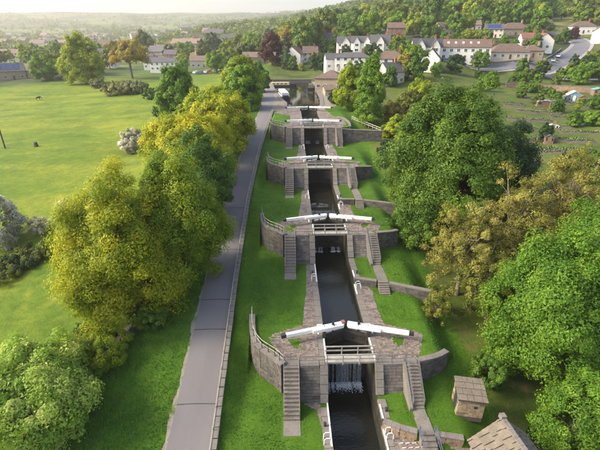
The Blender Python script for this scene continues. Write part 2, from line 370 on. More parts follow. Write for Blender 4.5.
# ------------------------------------------------------------------ towpath with its low wall
def pathmat():
    m, t, b = newmat('path_tarmac')
    col = ramp(t, noise(t, .25, 6, stretch=(1, .25, 1)), [(.3, (.125, .116, .118)), (.55, (.155, .144, .146)), (.75, (.19, .175, .174))])
    col = mixc(t, .35, col, ramp(t, noise(t, 30, 3), [(.3, (.09, .083, .085)), (.7, (.23, .212, .214))]))
    t.links.new(col, b.inputs['Base Color']); b.inputs['Roughness'].default_value = .85; bump(t, b, noise(t, 40, 3), .3, .01); return m
M['path'] = pathmat()
M['gravel'] = stone('gravel_verge', (.16, .14, .12), (.23, .2, .17), (.3, .26, .21), moss=((.07, .12, .02), .52), island=0, scale=2)
M['gravel2'] = stone('quay_gravel', (.15, .125, .1), (.21, .175, .14), (.28, .235, .19), moss=((.08, .11, .03), .66), island=0, scale=1)
path_root = tag(empty('towpath', (0, 0, 0)), 'wide grey tarmac towpath climbing beside the lock flight', kind='structure')
drains = [20.5, 26.8, 35.6, 40.2, 50, 61, 74, 92, 116]
ends = [2] + drains + [214]
for i in range(len(ends) - 1):
    a, b = ends[i] + (.05 if i else 0), ends[i + 1] - .05; n = max(2, int((b - a) / 1.5)); mb = MB(); P = []
    for j in range(n + 1):
        y = a + (b - a) * j / n; z = float(Lp(y))
        xl, xr = float(path_l(y)), float(path_r(y))
        P += [(xl, y, z - .3), (xl, y, z + .02), ((xl + xr) / 2, y, z + .06), (xr, y, z + .02), (xr, y, z - .3)]
    F_ = []
    for j in range(n):
        for q in range(4): o = j * 5 + q; F_.append((o, o + 1, o + 6, o + 5))
    mb.add(P, F_); mb.build('path_section', M['path'], path_root)
for y in drains:
    MB().box(((path_l(y) + path_r(y)) / 2, y, float(Lp(y)) - .02), (path_r(y) - path_l(y), .16, .09)).build('drain_strip', M['mortar'], path_root)
vb = MB(); P = []; n = 330
for j in range(n + 1):
    y = 4 + (150 - 4) * j / n; xl = float(path_l(y)); z = float(Lp(y)); wv = .3 + .16 * math.sin(y * .9) * math.sin(y * .37 + 1) + random.uniform(-.1, .1)
    P += [(xl + .02, y, z + .0), (xl - wv, y, z - .005)]
vb.add(P, [(2 * j, 2 * j + 1, 2 * j + 3, 2 * j + 2) for j in range(n)])
tag(vb.build('gravel_verge', M['gravel']), 'worn gravel edge along the field side of the towpath', kind='structure')
lw = empty('towpath_wall', (path_r(22.7) + .5, 22.7, 0), 0, 'low stone wall with thin rail between the towpath and the lock lawns', 'wall')
mb = MB(); st = [MB().box((0, 0, 0), (.46, .9 + d, .14)).mesh('coping_stone', M['coping']) for d in (0, .02, -.03)]
yy = 6.0; inv = Matrix.Translation(-Vector(lw.location))
def sh(p, o=lw): return (p[0] - o.location.x, p[1] - o.location.y, p[2] - o.location.z)
k = 0
while yy < 117:
    x = float(path_r(yy + .5)) + .42; z = float(Lp(yy + .5)); sl = math.atan2(float(Lp(yy + 1) - Lp(yy)), 1); dx = float(path_r(yy + 1) - path_r(yy))
    a = Vector((x - dx / 2, yy, float(Lp(yy)))); b = Vector((x + dx / 2, yy + 1.0, float(Lp(yy + 1))))
    mb.bar(sh(a + Vector((0, 0, .02))), sh(b + Vector((0, 0, .02))), .34, .72)
    c = link('coping_stone', st[k % 3], lw, sh((x + random.uniform(-.02, .02), yy + .5, z + .45)))
    c.rotation_euler = (sl, 0, -math.atan2(dx, 1) + random.uniform(-.02, .02)); k += 1; yy += .96
mb.build('wall_body', M['masonry'], lw)
mb = MB(); yy = 6.0; prev = None
while yy < 117:
    x = float(path_r(yy)) + .14; z = float(Lp(yy)); mb.bar(sh((x, yy, z)), sh((x, yy, z + .95)), .06)
    if prev:
        for h in (.93, .55): mb.bar(sh((prev[0], prev[1], prev[2] + h)), sh((x, yy, z + h)), .045)
    prev = (x, yy, z); yy += 2.0
mb.build('railing', M['railwood'], lw)

# ------------------------------------------------------------------ the lock flight
ORD = {0: 'lowest', 1: 'nearest', 2: 'second nearest', 3: 'third', 4: 'fourth', 5: 'farthest'}
def blocks_plane(mb, o, ux, uz, w_, h_, bl=.62, bh=.3, nrm=(0, -1, 0), clip=None, proud=.03):
    """courses of stone blocks on a plane: o corner, ux along, uz up the face"""
    o = Vector(o); ux = Vector(ux).normalized(); uz = Vector(uz).normalized(); nv = Vector(nrm).normalized()
    nr = max(1, round(h_ / bh)); bh = h_ / nr
    for r in range(nr):
        s = -random.random() * bl * .7
        while s < w_:
            L = bl * random.uniform(.65, 1.35); a = max(0, s + .012); b = min(w_, s + L - .012); s += L
            if b - a < .08: continue
            z0 = r * bh + .012; z1 = (r + 1) * bh - .012
            if clip and not clip(a, b, z0, z1): continue
            pr = random.uniform(.3, 1) * proud
            p = [o + ux * a + uz * z0, o + ux * b + uz * z0, o + ux * b + uz * z1, o + ux * a + uz * z1]
            q = [p_ + nv * pr for p_ in p]
            mb.add(p + q, [(4, 5, 6, 7), (0, 1, 5, 4), (1, 2, 6, 5), (2, 3, 7, 6), (3, 0, 4, 7)])
WATER = {1: -2.4, 2: 2.3, 3: 5.75, 4: 9.0, 5: 12.35}
CST = [MB().box((0, 0, 0), (.74, L, .3)).mesh('coping_stone', M['coping']) for L in (1.0, .97, 1.02)]
def chamber(k):
    y0 = YG[k - 1] - .6 if k > 1 else 6.0; yb = YG[k] - BATR.get(k, 0) if k < 5 else YG[5] + 5; y1 = YG[k] - .6 if k < 5 else YG[5] + 6
    za = ZK[k - 1]; zb = ZK[k]
    for sgn in (-1, 1):
        side = 'left' if sgn < 0 else 'right'
        root = empty('chamber_wall', (sgn * 2.25, y0, za), 0, f'dark wet {side} side stone wall of the {ORD[k]} lock chamber', 'wall')
        L = lambda p: (p[0] - sgn * 2.25, p[1] - y0, p[2] - za)
        zf = za - 8
        step_y = (YG[k] + LOWW[k][1][0]) if (sgn > 0 and k in LOWW) else None
        prof = [(y0, zf), (y1, zf), (y1, zb - .1)]
        if k < 5: prof += [(yb, za + (.9 if step_y else 0) - .1)]
        else: prof += []
        if step_y: prof += [(step_y, za + .8), (step_y, za - .1)]
        prof += [(y0, za - .1)]
        mb = MB(); n = len(prof)
        P = [L((sgn * 2.3, p[0], p[1])) for p in prof] + [L((sgn * 2.85, p[0], p[1])) for p in prof]
        mb.add(P, [tuple(range(n)), tuple(range(n, 2 * n))[::-1]] + [(i, (i + 1) % n, n + (i + 1) % n, n + i) for i in range(n)])
        mb.build('wall_body', M['wetstone'], root)
        mb = MB(); zw = WATER[k] - .5
        def clip(a, b, z0, z1):
            zt = zw + z1
            for yy in (a + y0, b + y0):
                top = za - .26
                if step_y and yy > step_y: top = za + .64
                if k < 5 and yy > yb: top = max(top, np.interp(yy, [yb, y1], [top, zb - .3]))
                if k == 5: top = za - .26
                if zt > top + .16: return False
            return True
        blocks_plane(mb, L((sgn * 2.3, y0, zw)), (0, 1, 0), (0, 0, 1), y1 - y0, zb - zw, .95, .4, (-sgn, 0, 0), clip, .05)
        tag(mb.build('wall_stones', M['wetstone'], root, fix=True), kind='stuff')
        # coping stones on the edge
        y = y0 + .5; i = 0
        while y < (yb - .3 if k < 5 else YG[5] + 4.4):
            zz = za + (.9 if step_y and y > step_y else 0)
            c = link('coping_stone', CST[i % 3], root, L((sgn * 2.6 + random.uniform(-.015, .015), y, zz - .1 + random.uniform(-.012, .012))), random.uniform(-.012, .012)); i += 1; y += 1.035
        if k < 5:                       # raked coping beside the battered wall
            q0 = Vector((sgn * 2.6, yb - .1, za + (.9 if step_y else 0))); q1 = Vector((sgn * 2.6, y1, zb)); m_ = 4
            for j in range(m_):
                a = q0.lerp(q1, (j + .03) / m_); b = q0.lerp(q1, (j + .97) / m_)
                MB().bar(L(a), L(b), .74, .26).build('coping_stone', M['coping'], root)
        # white painted edging
        mb = MB(); zt = za + .075
        def strip(pts, z=zt):
            for p, q in zip(pts[:-1], pts[1:]): mb.bar(L((sgn * p[0], p[1], z)), L((sgn * q[0], q[1], z)), .13, .06)
        if k > 1:
            g = YG[k - 1]; strip([(2.32, g - .2), (2.32, g + 3.0)]); strip([(2.32, g + 4.5), (2.32, g + 5.2), (2.82, g + 5.2), (2.82, g + 3.7)])
        if k < 5:
            if sgn < 0: strip([(2.32, yb - 4.6), (2.32, yb - .2)])
            elif step_y: strip([(2.32, step_y - 2.4), (2.32, step_y - .1)]); strip([(2.32, step_y + .1), (2.32, step_y + 1.6)], za + .975)
        mb.build('white_edge', M['white'], root)
        if k < 5:                       # white ladder hoops and mooring posts
            yh = yb - 4.4 if sgn < 0 else (step_y or yb - 3) - 1.2
            for d in (0, .55):
                MB().tube([L((sgn * 2.4, yh + d, za)), L((sgn * 2.4, yh + d, za + .62)), L((sgn * 2.52, yh + d, za + .78)), L((sgn * 2.8, yh + d, za + .78)), L((sgn * 2.95, yh + d, za + .6)), L((sgn * 2.98, yh + d, za))], .04, 6).build('ladder_hoop', M['white'], root)
            yp = yb - 2.6 if sgn < 0 else (step_y or yb) + .9; zp = za + (.9 if step_y else 0)
            MB().tube([L((sgn * 2.75, yp, zp)), L((sgn * 2.75, yp, zp + .35)), L((sgn * 2.75, yp, zp + .36)), L((sgn * 2.75, yp, zp + .45))], [.12, .1, .15, .12], 10).build('mooring_post', M['black'], root)
for k in range(1, 6): chamber(k)

def watermat(name, c, rough=.06, sc=1.4, st=.25):
    m, t, b = newmat(name)
    b.inputs['Base Color'].default_value = (*c, 1); b.inputs['Roughness'].default_value = rough; b.inputs['IOR'].default_value = 1.33
    b.inputs['Specular IOR Level'].default_value = .9
    bump(t, b, noise(t, sc, 4, stretch=(1.0, 1.7, 1)), st, .05); return m
M['water'] = watermat('canal_water', (.012, .014, .01), .05, 2.2, .45)
M['calm'] = watermat('calm_water', (.014, .014, .01), .03, .7, .1)
for k in range(1, 6):
    y0 = (YG[k - 1] + 3.2) if k > 1 else 6.0; y1 = YG[k] + 4.6
    MB().quad((-2.4, y0 - (0 if k > 1 else 1), WATER[k]), (2.4, y0, WATER[k]), (2.4, y1, WATER[k]), (-2.4, y1, WATER[k])).build('water', M['water' if k < 3 else 'calm'])
    tag(bpy.data.objects[COL.objects[-1].name], f'dark canal water in the {ORD[k]} lock chamber', kind='structure')
mb = MB(); P = []; yl = [117.2, 121, 128, 140, 150, 160, 170, 180, 190, 202, 215]
for y in yl: P += [(float(basin_l(y)) - .2, y, 12.45), (float(basin_r(y)) + .2, y, 12.45)]
mb.add(P, [(2 * i, 2 * i + 1, 2 * i + 3, 2 * i + 2) for i in range(len(yl) - 1)])
tag(mb.build('canal_water', M['calm']), 'pale reflecting canal water above the top lock', kind='structure')
for sgn, fn in ((-1, basin_l), (1, basin_r)):
    root = empty('canal_bank', (float(fn(130)), 130, 13.2), 0, 'stone edged %s bank of the canal above the top lock' % ('left' if sgn < 0 else 'right'), 'bank')
    y = 118.6
    while y < 214:
        y2 = y + 2.4; a = Vector((float(fn(y)), y, 0)); b = Vector((float(fn(y2)), y2, 0)); o = Vector((float(fn(130)), 130, 13.2))
        za = max(13.2, ground(a.x + sgn * 1.5, y) + .05)
        MB().bar(a + Vector((sgn * .5, 0, 13.22)) - o, b + Vector((sgn * .5, -.04, 13.22)) - o, 1.3, .16).build('coping_stone', M['coping'], root); y = y2
    mb = MB(); y = 118
    while y < 214:
        y2 = y + 4; mb.bar(Vector((float(fn(y)) + sgn * .3, y, 12.2)) - o, Vector((float(fn(y2)) + sgn * .3, y2, 12.2)) - o, .5, 1.85); y = y2
    mb.build('wall_body', M['masonry'], root)

for sgn in (-1, 1):
    mb = MB(); P = []; yq = np.linspace(117.5, 205, 60)
    for y in yq:
        a, b = (float(path_r(y)) - .1, float(basin_l(y)) - .2) if sgn < 0 else (float(basin_r(y)) + .2, float(basin_r(y)) + (5.0 if y > 124 else 2.5))
        for j in range(5): x = a + (b - a) * j / 4; P.append((x, y, max(ground(x, y) + .05, 13.16) if y < 128 or True else 0))
    mb.add(P, [(i * 5 + j, i * 5 + j + 1, i * 5 + j + 6, i * 5 + j + 5) for i in range(59) for j in range(4)])
    tag(mb.build('quay', M['gravel2'], fix=False), 'worn gravel quay on the %s bank above the top lock' % ('left' if sgn < 0 else 'right'), kind='structure')
ew = empty('end_wall', (-4, 213.9, 12.4), 0, 'dark stone wall closing the far end of the canal basin', 'wall')
MB().box((0, 0, .2), (21, .8, 2.6)).build('wall_body', M['masonry'], ew)
for i in range(10): MB().box((-9.45 + i * 2.1, 0, 1.6), (2.05, 1.0, .2)).build('coping_stone', M['coping'], ew)
# gates
def white_leaf_gate(k):
    yk, zk = YG[k], ZK[k]; hy = yk + 3.25; my = yk + 4.3
    for sgn in (-1, 1):
        side = 'left' if sgn < 0 else 'right'
        root = empty('lock_gate', (sgn * 2.3, hy, zk), 0, f'{side} leaf of the {ORD[k]} lock gate with its long white balance beam', 'lock gate', 'lock gate leaves')
        o = Vector((sgn * 2.3, hy, zk)); d = Vector((-sgn * 2.26, my - hy, 0)); dn_ = d.normalized(); nrm = Vector((dn_.y, -dn_.x, 0)); nrm = nrm if nrm.y < 0 else -nrm
        zb = -5.0; Z = lambda s, z, off=0: dn_ * s + nrm * off + Vector((0, 0, z))
        for i in range(9):              # planks of the leaf
            a = d.length * i / 9 + .01; b = d.length * (i + 1) / 9 - .01; mbp = MB(); zt = .25
            c = (a + b) / 2; mbp.bar(Z(c, zb), Z(c, zt), b - a, .1, up=nrm); mbp.build('plank', M['gatewood'], root)
        for z in (-4.2, -3.1, -2.0, -.9, .1): MB().bar(Z(0, z, .12), Z(d.length, z, .12), .16, .26).build('rail', M['gatewood'], root)
        MB().bar(Z(.05, zb), Z(.05, .7), .34, .34).build('heel_post', M['gatewood'], root); MB().bar(Z(d.length - .1, zb), Z(d.length - .1, .95), .26, .3).build('mitre_post', M['gatewood'], root)
        MB().bar(Z(.2, .3, -.35), Z(d.length - .1, .3, -.35), .42, .06).build('walk_board', M['railwood'], root)
        bd = (Vector((sgn * 6.55, yk + 2.35, 0)) - Vector((-sgn * .0, my - .05, 0))).normalized(); s0 = Vector((0, my - .05, zk)) - o
        tip = Vector((sgn * 6.62, yk + 2.3, zk)) - o; ln = (Vector((tip.x, tip.y, 0)) - Vector((s0.x, s0.y, 0))).length
        st_ = Vector((s0.x, s0.y, .95)) + bd * .22; en = Vector((tip.x, tip.y, 1.05)); cap = en - bd * .48
        mbb = MB()
        def taper(a, b, w0, w1, h0, h1):
            sx = Vector((-bd.y, bd.x, 0)); P = []
            for h in (-.5, .5):
                for p, w_, hh in ((a, w0, h0), (b, w1, h1)):
                    for q in (-.5, .5): P.append(p + sx * q * w_ + Vector((0, 0, h * hh)))
            return [P[0], P[1], P[3], P[2], P[4], P[5], P[7], P[6]]
        mbb.hexa(taper(st_, cap, .44, .34, .44, .36)); be = mbb.build('balance_beam', M['white'], root)
        off = nrm * .27; mid = st_.lerp(cap, .56)
        MB().hexa(taper(st_ + off + bd * .15 + Vector((0, 0, -.03)), mid + off + Vector((0, 0, -.03)), .22, .2, .36, .34)).build('beam_cheek', M['white'], be)
        MB().hexa(taper(cap, en, .36, .35, .38, .37)).build('beam_end', M['black'], be)
        MB().box(tuple(st_.lerp(cap, .34) + Vector((0, 0, .23))), (.09, .09, .1)).build('bolt', M['black'], be)
        if k in (1,) and sgn < 0: MB().box(tuple(st_ + bd * .05 + Vector((0, 0, .12))), (.36, .4, .5), .3).build('rusty_cap', M['rust'], root)
        # paddle gear standing on the leaf
        pg = MB(); c = Z(d.length * .45, 0, -.1); pg.bar(c, c + Vector((0, 0, 1.55)), .16, .12); pg.box(tuple(c + Vector((0, 0, 1.2))), (.26, .24, .3)); pg.tube([c + Vector((0, 0, 1.2)), c + nrm * .3 + Vector((0, 0, 1.2))], .035, 6); pg.build('paddle_gear', M['black'], root)
    # sill below the gate
    MB().box((0, yk + 4.05, zk - 6.2), (4.55, 1.4, 2.5)).build('gate_sill', M['wetstone'])
    tag(COL.objects[-1], f'dark stone sill under the {ORD[k]} lock gate', 'sill')
for k in range(1, 6): white_leaf_gate(k)

def footbridge(k):
    yk, zk = YG[k], ZK[k]
    root = empty('footbridge', (0, yk, zk), 0, f'narrow railed footbridge crossing the canal below the {ORD[k]} lock gate', 'footbridge', 'footbridges over the locks')
    for i in range(5): MB().box((0, -.28 + i * .2, .06), (4.9, .185, .08)).build('plank', M['railwood'], root)
    for y in (-.2, .55): MB().bar((-2.5, y, -.1), (2.5, y, -.1), .14, .22).build('beam', M['railwood'], root)
    for y in (-.42, .72):
        for x in (-2.3, -.78, .78, 2.3): MB().bar((x, y, -.15), (x, y, 1.05), .1).build('post', M['railwood'], root)
        for z in (1.02, .55): MB().bar((-2.42, y - .005, z), (2.42, y - .005, z), .07, .13).build('rail', M['railwood'], root)
for k in (1, 2, 3, 4): footbridge(k)

def rail_run(mb, pts, h=1.0, every=1.6, rails=(1.0, .55), r=.03):
    pts = [Vector(p) for p in pts]
    for a, b in zip(pts[:-1], pts[1:]):
        n = max(1, int((b - a).length / every + .5))
        for i in range(n + 1):
            p = a.lerp(b, i / n); mb.bar(p, p + Vector((0, 0, h)), r * 2)
        for q in rails: mb.bar(a + Vector((0, 0, q * h)), b + Vector((0, 0, q * h)), r * 1.7)
def ret_walls(k):
    yk = YG[k]; zt = ZK[k]; bo = BATR[k]
    for sgn in (-1, 1):
        side = 'left' if sgn < 0 else 'right'; zb = ZK[k - 1] + (.9 if sgn > 0 and k < 4 else 0)
        x0, x1 = (-4.85, -2.99) if sgn < 0 else (2.99, 5.1)
        root = empty('retaining_wall', ((x0 + x1) / 2, yk - .6, zb), 0, f'grey stone retaining wall on the {side} bank below the {ORD[k]} footbridge', 'wall', 'retaining walls of the lock flight')
        o = Vector(root.location); f = lambda x, y, z: Vector((x, y, z)) - o
        MB().hexa([f(x0, yk - bo + .05, zb - .6), f(x1, yk - bo + .05, zb - .6), f(x1, yk + .2, zb - .6), f(x0, yk + .2, zb - .6), f(x0, yk - .62, zt - .22), f(x1, yk - .62, zt - .22), f(x1, yk + .2, zt - .22), f(x0, yk + .2, zt - .22)]).build('wall_body', M['mortar'], root)
        mb = MB(); a = f(x0, yk - bo + .05, zb - .1); u = f(x0, yk - .62, zt - .22) - f(x0, yk - bo + .05, zb - .1); nrm = Vector((0, -u.z, u.y))
        blocks_plane(mb, a, (1, 0, 0), u, x1 - x0, u.length, .62, .3, nrm, None, .06)
        tag(mb.build('wall_stones', M['masonry'], root), kind='stuff')
        x = x0
        while x < x1 - .2:
            e = min(x1, x + random.uniform(.75, 1.05)); MB().box(tuple(f((x + e) / 2, yk - .32, zt - .09)), (e - x - .015, .72, .26)).build('coping_stone', M['coping'], root); x = e
        mb = MB(); rail_run(mb, [f(x0 - (.0 if sgn < 0 else .5), yk - .5, zt), f(x1 + (.5 if sgn < 0 else 0), yk - .5, zt)]); mb.build('railing', M['metal'], root)
for k in (1, 2, 3, 4): ret_walls(k)

def stairs(k):
    yk = YG[k]; zt = ZK[k]
    for sgn in (-1, 1):
        side = 'left' if sgn < 0 else 'right'; zb = ZK[k - 1] + (.9 if sgn > 0 and k < 4 else 0)
        x0, x1 = (-6.4, -4.9) if sgn < 0 else (5.15, 6.25)
        run = RUN[k] * (1 if sgn < 0 else .95); n = 13; xc = (x0 + x1) / 2
        root = empty('stone_stairs', (xc, yk - .6 - run, zb), 0, f'stone stairs on the {side} bank climbing to the {ORD[k]} footbridge', 'stairs', 'stone stairs of the lock flight')
        td = run / n; rs = (zt - zb) / n
        ms = MB().box((0, 0, 0), (x1 - x0, td + .22, .6)).mesh('step', M['step'])
        for i in range(n): link('step', ms, root, (random.uniform(-.01, .01), td * (i + .5) + .1, rs * (i + 1) - .3 - .004))
        mb = MB().hexa([(x0 - xc + .03, 0.1, -.8), (x1 - xc - .03, .1, -.8), (x1 - xc - .03, run + .5, -.8), (x0 - xc + .03, run + .5, -.8), (x0 - xc + .03, .1, -.35), (x1 - xc - .03, .1, -.35), (x1 - xc - .03, run + .5, zt - zb - .4), (x0 - xc + .03, run + .5, zt - zb - .4)]); mb.build('stair_body', M['mortar'], root)
        ext = 1.6 if sgn < 0 else .9
        MB().box((0, -ext / 2 + .05, .0), (x1 - x0, ext, .12)).build('landing', M['coping'], root)
        for xx in ((x0 - xc + .06, x1 - xc - .06) if k < 4 else (x1 - xc - .06,)):
            mb = MB(); a = Vector((xx, .1, 0)); b = Vector((xx, run, zt - zb)); m_ = 5
            for i in range(m_ + 1):
                p = a.lerp(b, i / m_); mb.bar(p, p + Vector((0, 0, 1.0)), .05)
            for q in (1.0, .55): mb.bar(a + Vector((0, 0, q)), b + Vector((0, 0, q)), .05)
            mb.build('handrail', M['metal'], root)
        if sgn > 0:                     # parapet slab between stairs and wall
            MB().hexa([(x0 - xc - .3, -.2, -.4), (x0 - xc - .02, -.2, -.4), (x0 - xc - .02, run, -.4), (x0 - xc - .3, run, -.4), (x0 - xc - .3, -.2, .35), (x0 - xc - .02, -.2, .35), (x0 - xc - .02, run + .1, zt - zb + .2), (x0 - xc - .3, run + .1, zt - zb + .2)]).build('parapet', M['coping'], root)
            if k < 4:                   # ramp down through the low wall
                y0s = yk - .6 - run; lwy = float(np.interp(5.7, *LOWW[k])) + yk - y0s
                if lwy < -.9: MB().box((0, (lwy - .85) / 2 - .1, -.2), (1.25, abs(lwy + .85) + .2, .5)).build('path_slab', M['coping'], root)
                ns = 6; st_l = .42 if k == 1 else .26
                for i in range(ns): MB().box((0, lwy - .2 - st_l * (i + .5), -.62 - .15 * (i + 1)), (1.25, st_l + .02, 1.24)).build('step', M['step'], root)
                for xx in ((-.66, .66) if k == 1 else ()):
                    mb = MB(); rail_run(mb, [(xx, min(-.9, lwy), 0), (xx, lwy - .2 - st_l * ns, -.9)], .9, 1.0, (1.0, .5), .035); mb.build('stair_rail', M['bluemetal'], root)
        MB().box((0, run + .32, zt - zb - .16), (x1 - x0, .72, .4)).build('top_landing', M['coping'], root)
for k in (1, 2, 3, 4): stairs(k)

def poly_wall(name, pts, zbs, zts, th, label, mstone, cop=True, cl=.8, rail=False, cat='wall', face=-1):
    pts = [Vector((p[0], p[1], 0)) for p in pts]; o = Vector((pts[0].x, pts[0].y, zbs[0])); root = empty(name, o, 0, label, cat)
    mb = MB(); ms = MB(); rl = MB()
    for i in range(len(pts) - 1):
        a, b = pts[i], pts[i + 1]; d = (b - a); L = d.length; d.normalize(); nv = Vector((d.y, -d.x, 0)) * (1 if face < 0 else -1)
        A_ = lambda p, z, q: Vector((p.x, p.y, z)) + nv * q - o
        mb.hexa([A_(a, zbs[i] - .7, th / 2), A_(b, zbs[i + 1] - .7, th / 2), A_(b, zbs[i + 1] - .7, -th / 2), A_(a, zbs[i] - .7, -th / 2), A_(a, zts[i] - .12, th / 2), A_(b, zts[i + 1] - .12, th / 2), A_(b, zts[i + 1] - .12, -th / 2), A_(a, zts[i] - .12, -th / 2)])
        hh = max(zts[i] - zbs[i], zts[i + 1] - zbs[i + 1]) + .1; zlow = min(zbs[i], zbs[i + 1]) - .2; za, zb2 = zts[i] - .12, zts[i + 1] - .12
        blocks_plane(ms, A_(a, zlow, th / 2), d, (0, 0, 1), L, hh + .2, .6, .27, nv, lambda s0, s1, z0, z1: zlow + z1 < min(za + (zb2 - za) * s0 / L, za + (zb2 - za) * s1 / L) + .02, .05)
        if cop:
            n = max(1, round(L / cl))
            for j in range(n):
                p = A_(a.lerp(b, (j + .01) / n), zts[i] + (zts[i + 1] - zts[i]) * (j / n) - .06, 0); q = A_(a.lerp(b, (j + .99) / n), zts[i] + (zts[i + 1] - zts[i]) * ((j + 1) / n) - .06, 0)
                MB().bar(p, q, th + .14, .15).build('coping_stone', M['coping'], root)
        if rail:
            rail_run(rl, [A_(a, zts[i], 0), A_(b, zts[i + 1], 0)], 1.0, 1.4)
    mb.build('wall_body', M['mortar'], root); tag(ms.build('wall_stones', mstone, root), kind='stuff')
    if rail: rl.build('railing', M['railwood'], root)
    return root
def smooth_pts(xs_, ys_, n=14, flip=False):
    t = np.linspace(0, 1, n); s = np.linspace(0, 1, len(xs_)); return list(zip(np.interp(t, s, xs_), np.interp(t, s, ys_)))
for k in (1, 2, 3, 4):
    yk = YG[k]; pts = [(-6.4, yk - .6), (-6.75, yk - .15), (-7.2, yk + .4), (-7.85, yk + .95), (-8.5, yk + 1.55), (-9.05, yk + 2.4), (-9.45, yk + 3.4), (-9.65, yk + 4.3), (-9.78, yk + 5.3), (-9.9, yk + 7.0)]
    zb = [min(ZK[k] - .2, ground(p[0] - .6, p[1] - .7)) for p in pts]
    poly_wall('curved_wall', pts, zb, [ZK[k] + .28] * len(pts), .5, f'curved stone wall with thin rail around the left terrace at the {ORD[k]} lock gate', M['masonry'], rail=True, face=1)
    if k < 4:
        pts = [(6.3, yk - .45), (7.1, yk - .2), (7.8, yk + .05), (8.7, yk + .5), (9.7, yk + 1.2)]
        zb = [ground(p[0] + .1, p[1] - .8) for p in pts]
        poly_wall('curved_wall', pts, zb, [ZK[k] + .3, ZK[k] + .28, ZK[k] + .2, ZK[k] + .05, ZK[k] - .1], .45, f'short curved stone wall right of the stairs at the {ORD[k]} lock gate', M['masonry'], rail=False)
        xs_, ds = LOWW[k]; seg = []
        for x in np.linspace(2.3, 4.95, 5): seg.append((x, float(np.interp(x, xs_, ds)) + yk))
        poly_wall('low_wall', seg, [ZK[k - 1]] * 5, [ZK[k - 1] + .96] * 5, .4, f'low stone wall between the canal edge and the right stairs of the {ORD[k]} lock gate', M['brownstone' if k == 1 else 'masonry'])
        seg = [(x, float(np.interp(x, xs_, ds)) + yk) for x in np.linspace(6.35, 8.6 if k == 1 else 12.0, 6)]
        poly_wall('low_wall', seg, [min(ZK[k - 1], ground(p[0], p[1] - .6)) for p in seg], [ZK[k - 1] + 1.0 + .0 * i for i in range(6)], .4, f'low stone wall running right from the stair foot of the {ORD[k]} lock gate', M['brownstone' if k == 1 else 'masonry'])
# tall wall and fence right of the fourth gate
poly_wall('retaining_wall', [(6.35, 91.3), (9, 91.2), (12, 91.0), (15.5, 90.7)], [9.6, 9.5, 9.4, 9.6], [13.1, 12.9, 12.8, 12.7], .5, 'tall dark stone wall extending right of the fourth footbridge', M['masonry'])
poly_wall('curved_wall', [(8.2, 91.6), (8.6, 95), (8.7, 98), (8.2, 102), (7, 105)], [12.4] * 5, [13.6] * 5, .4, 'curved stone parapet right of the fourth lock gate', M['masonry'], face=1)
fr = empty('rail_fence', (12, 92, 12.7), 0, 'grey rail fence sloping down the grass bank right of the fourth gate', 'fence'); prev = None
for i in range(9):
    p = Vector((15.2 - i * .55, 91.2 + i * 1.9, 0)); p.z = max(12.2, ground(p.x, p.y)); q = p - Vector((12, 92, 12.7))
    MB().bar(q, q + Vector((0, 0, 1.1)), .12).build('post', M['railwood'], fr)
    if prev:
        for h in (1.0, .55): MB().bar(prev + Vector((0, 0, h)), q + Vector((0, 0, h)), .06, .12).build('rail', M['railwood'], fr)
    prev = q

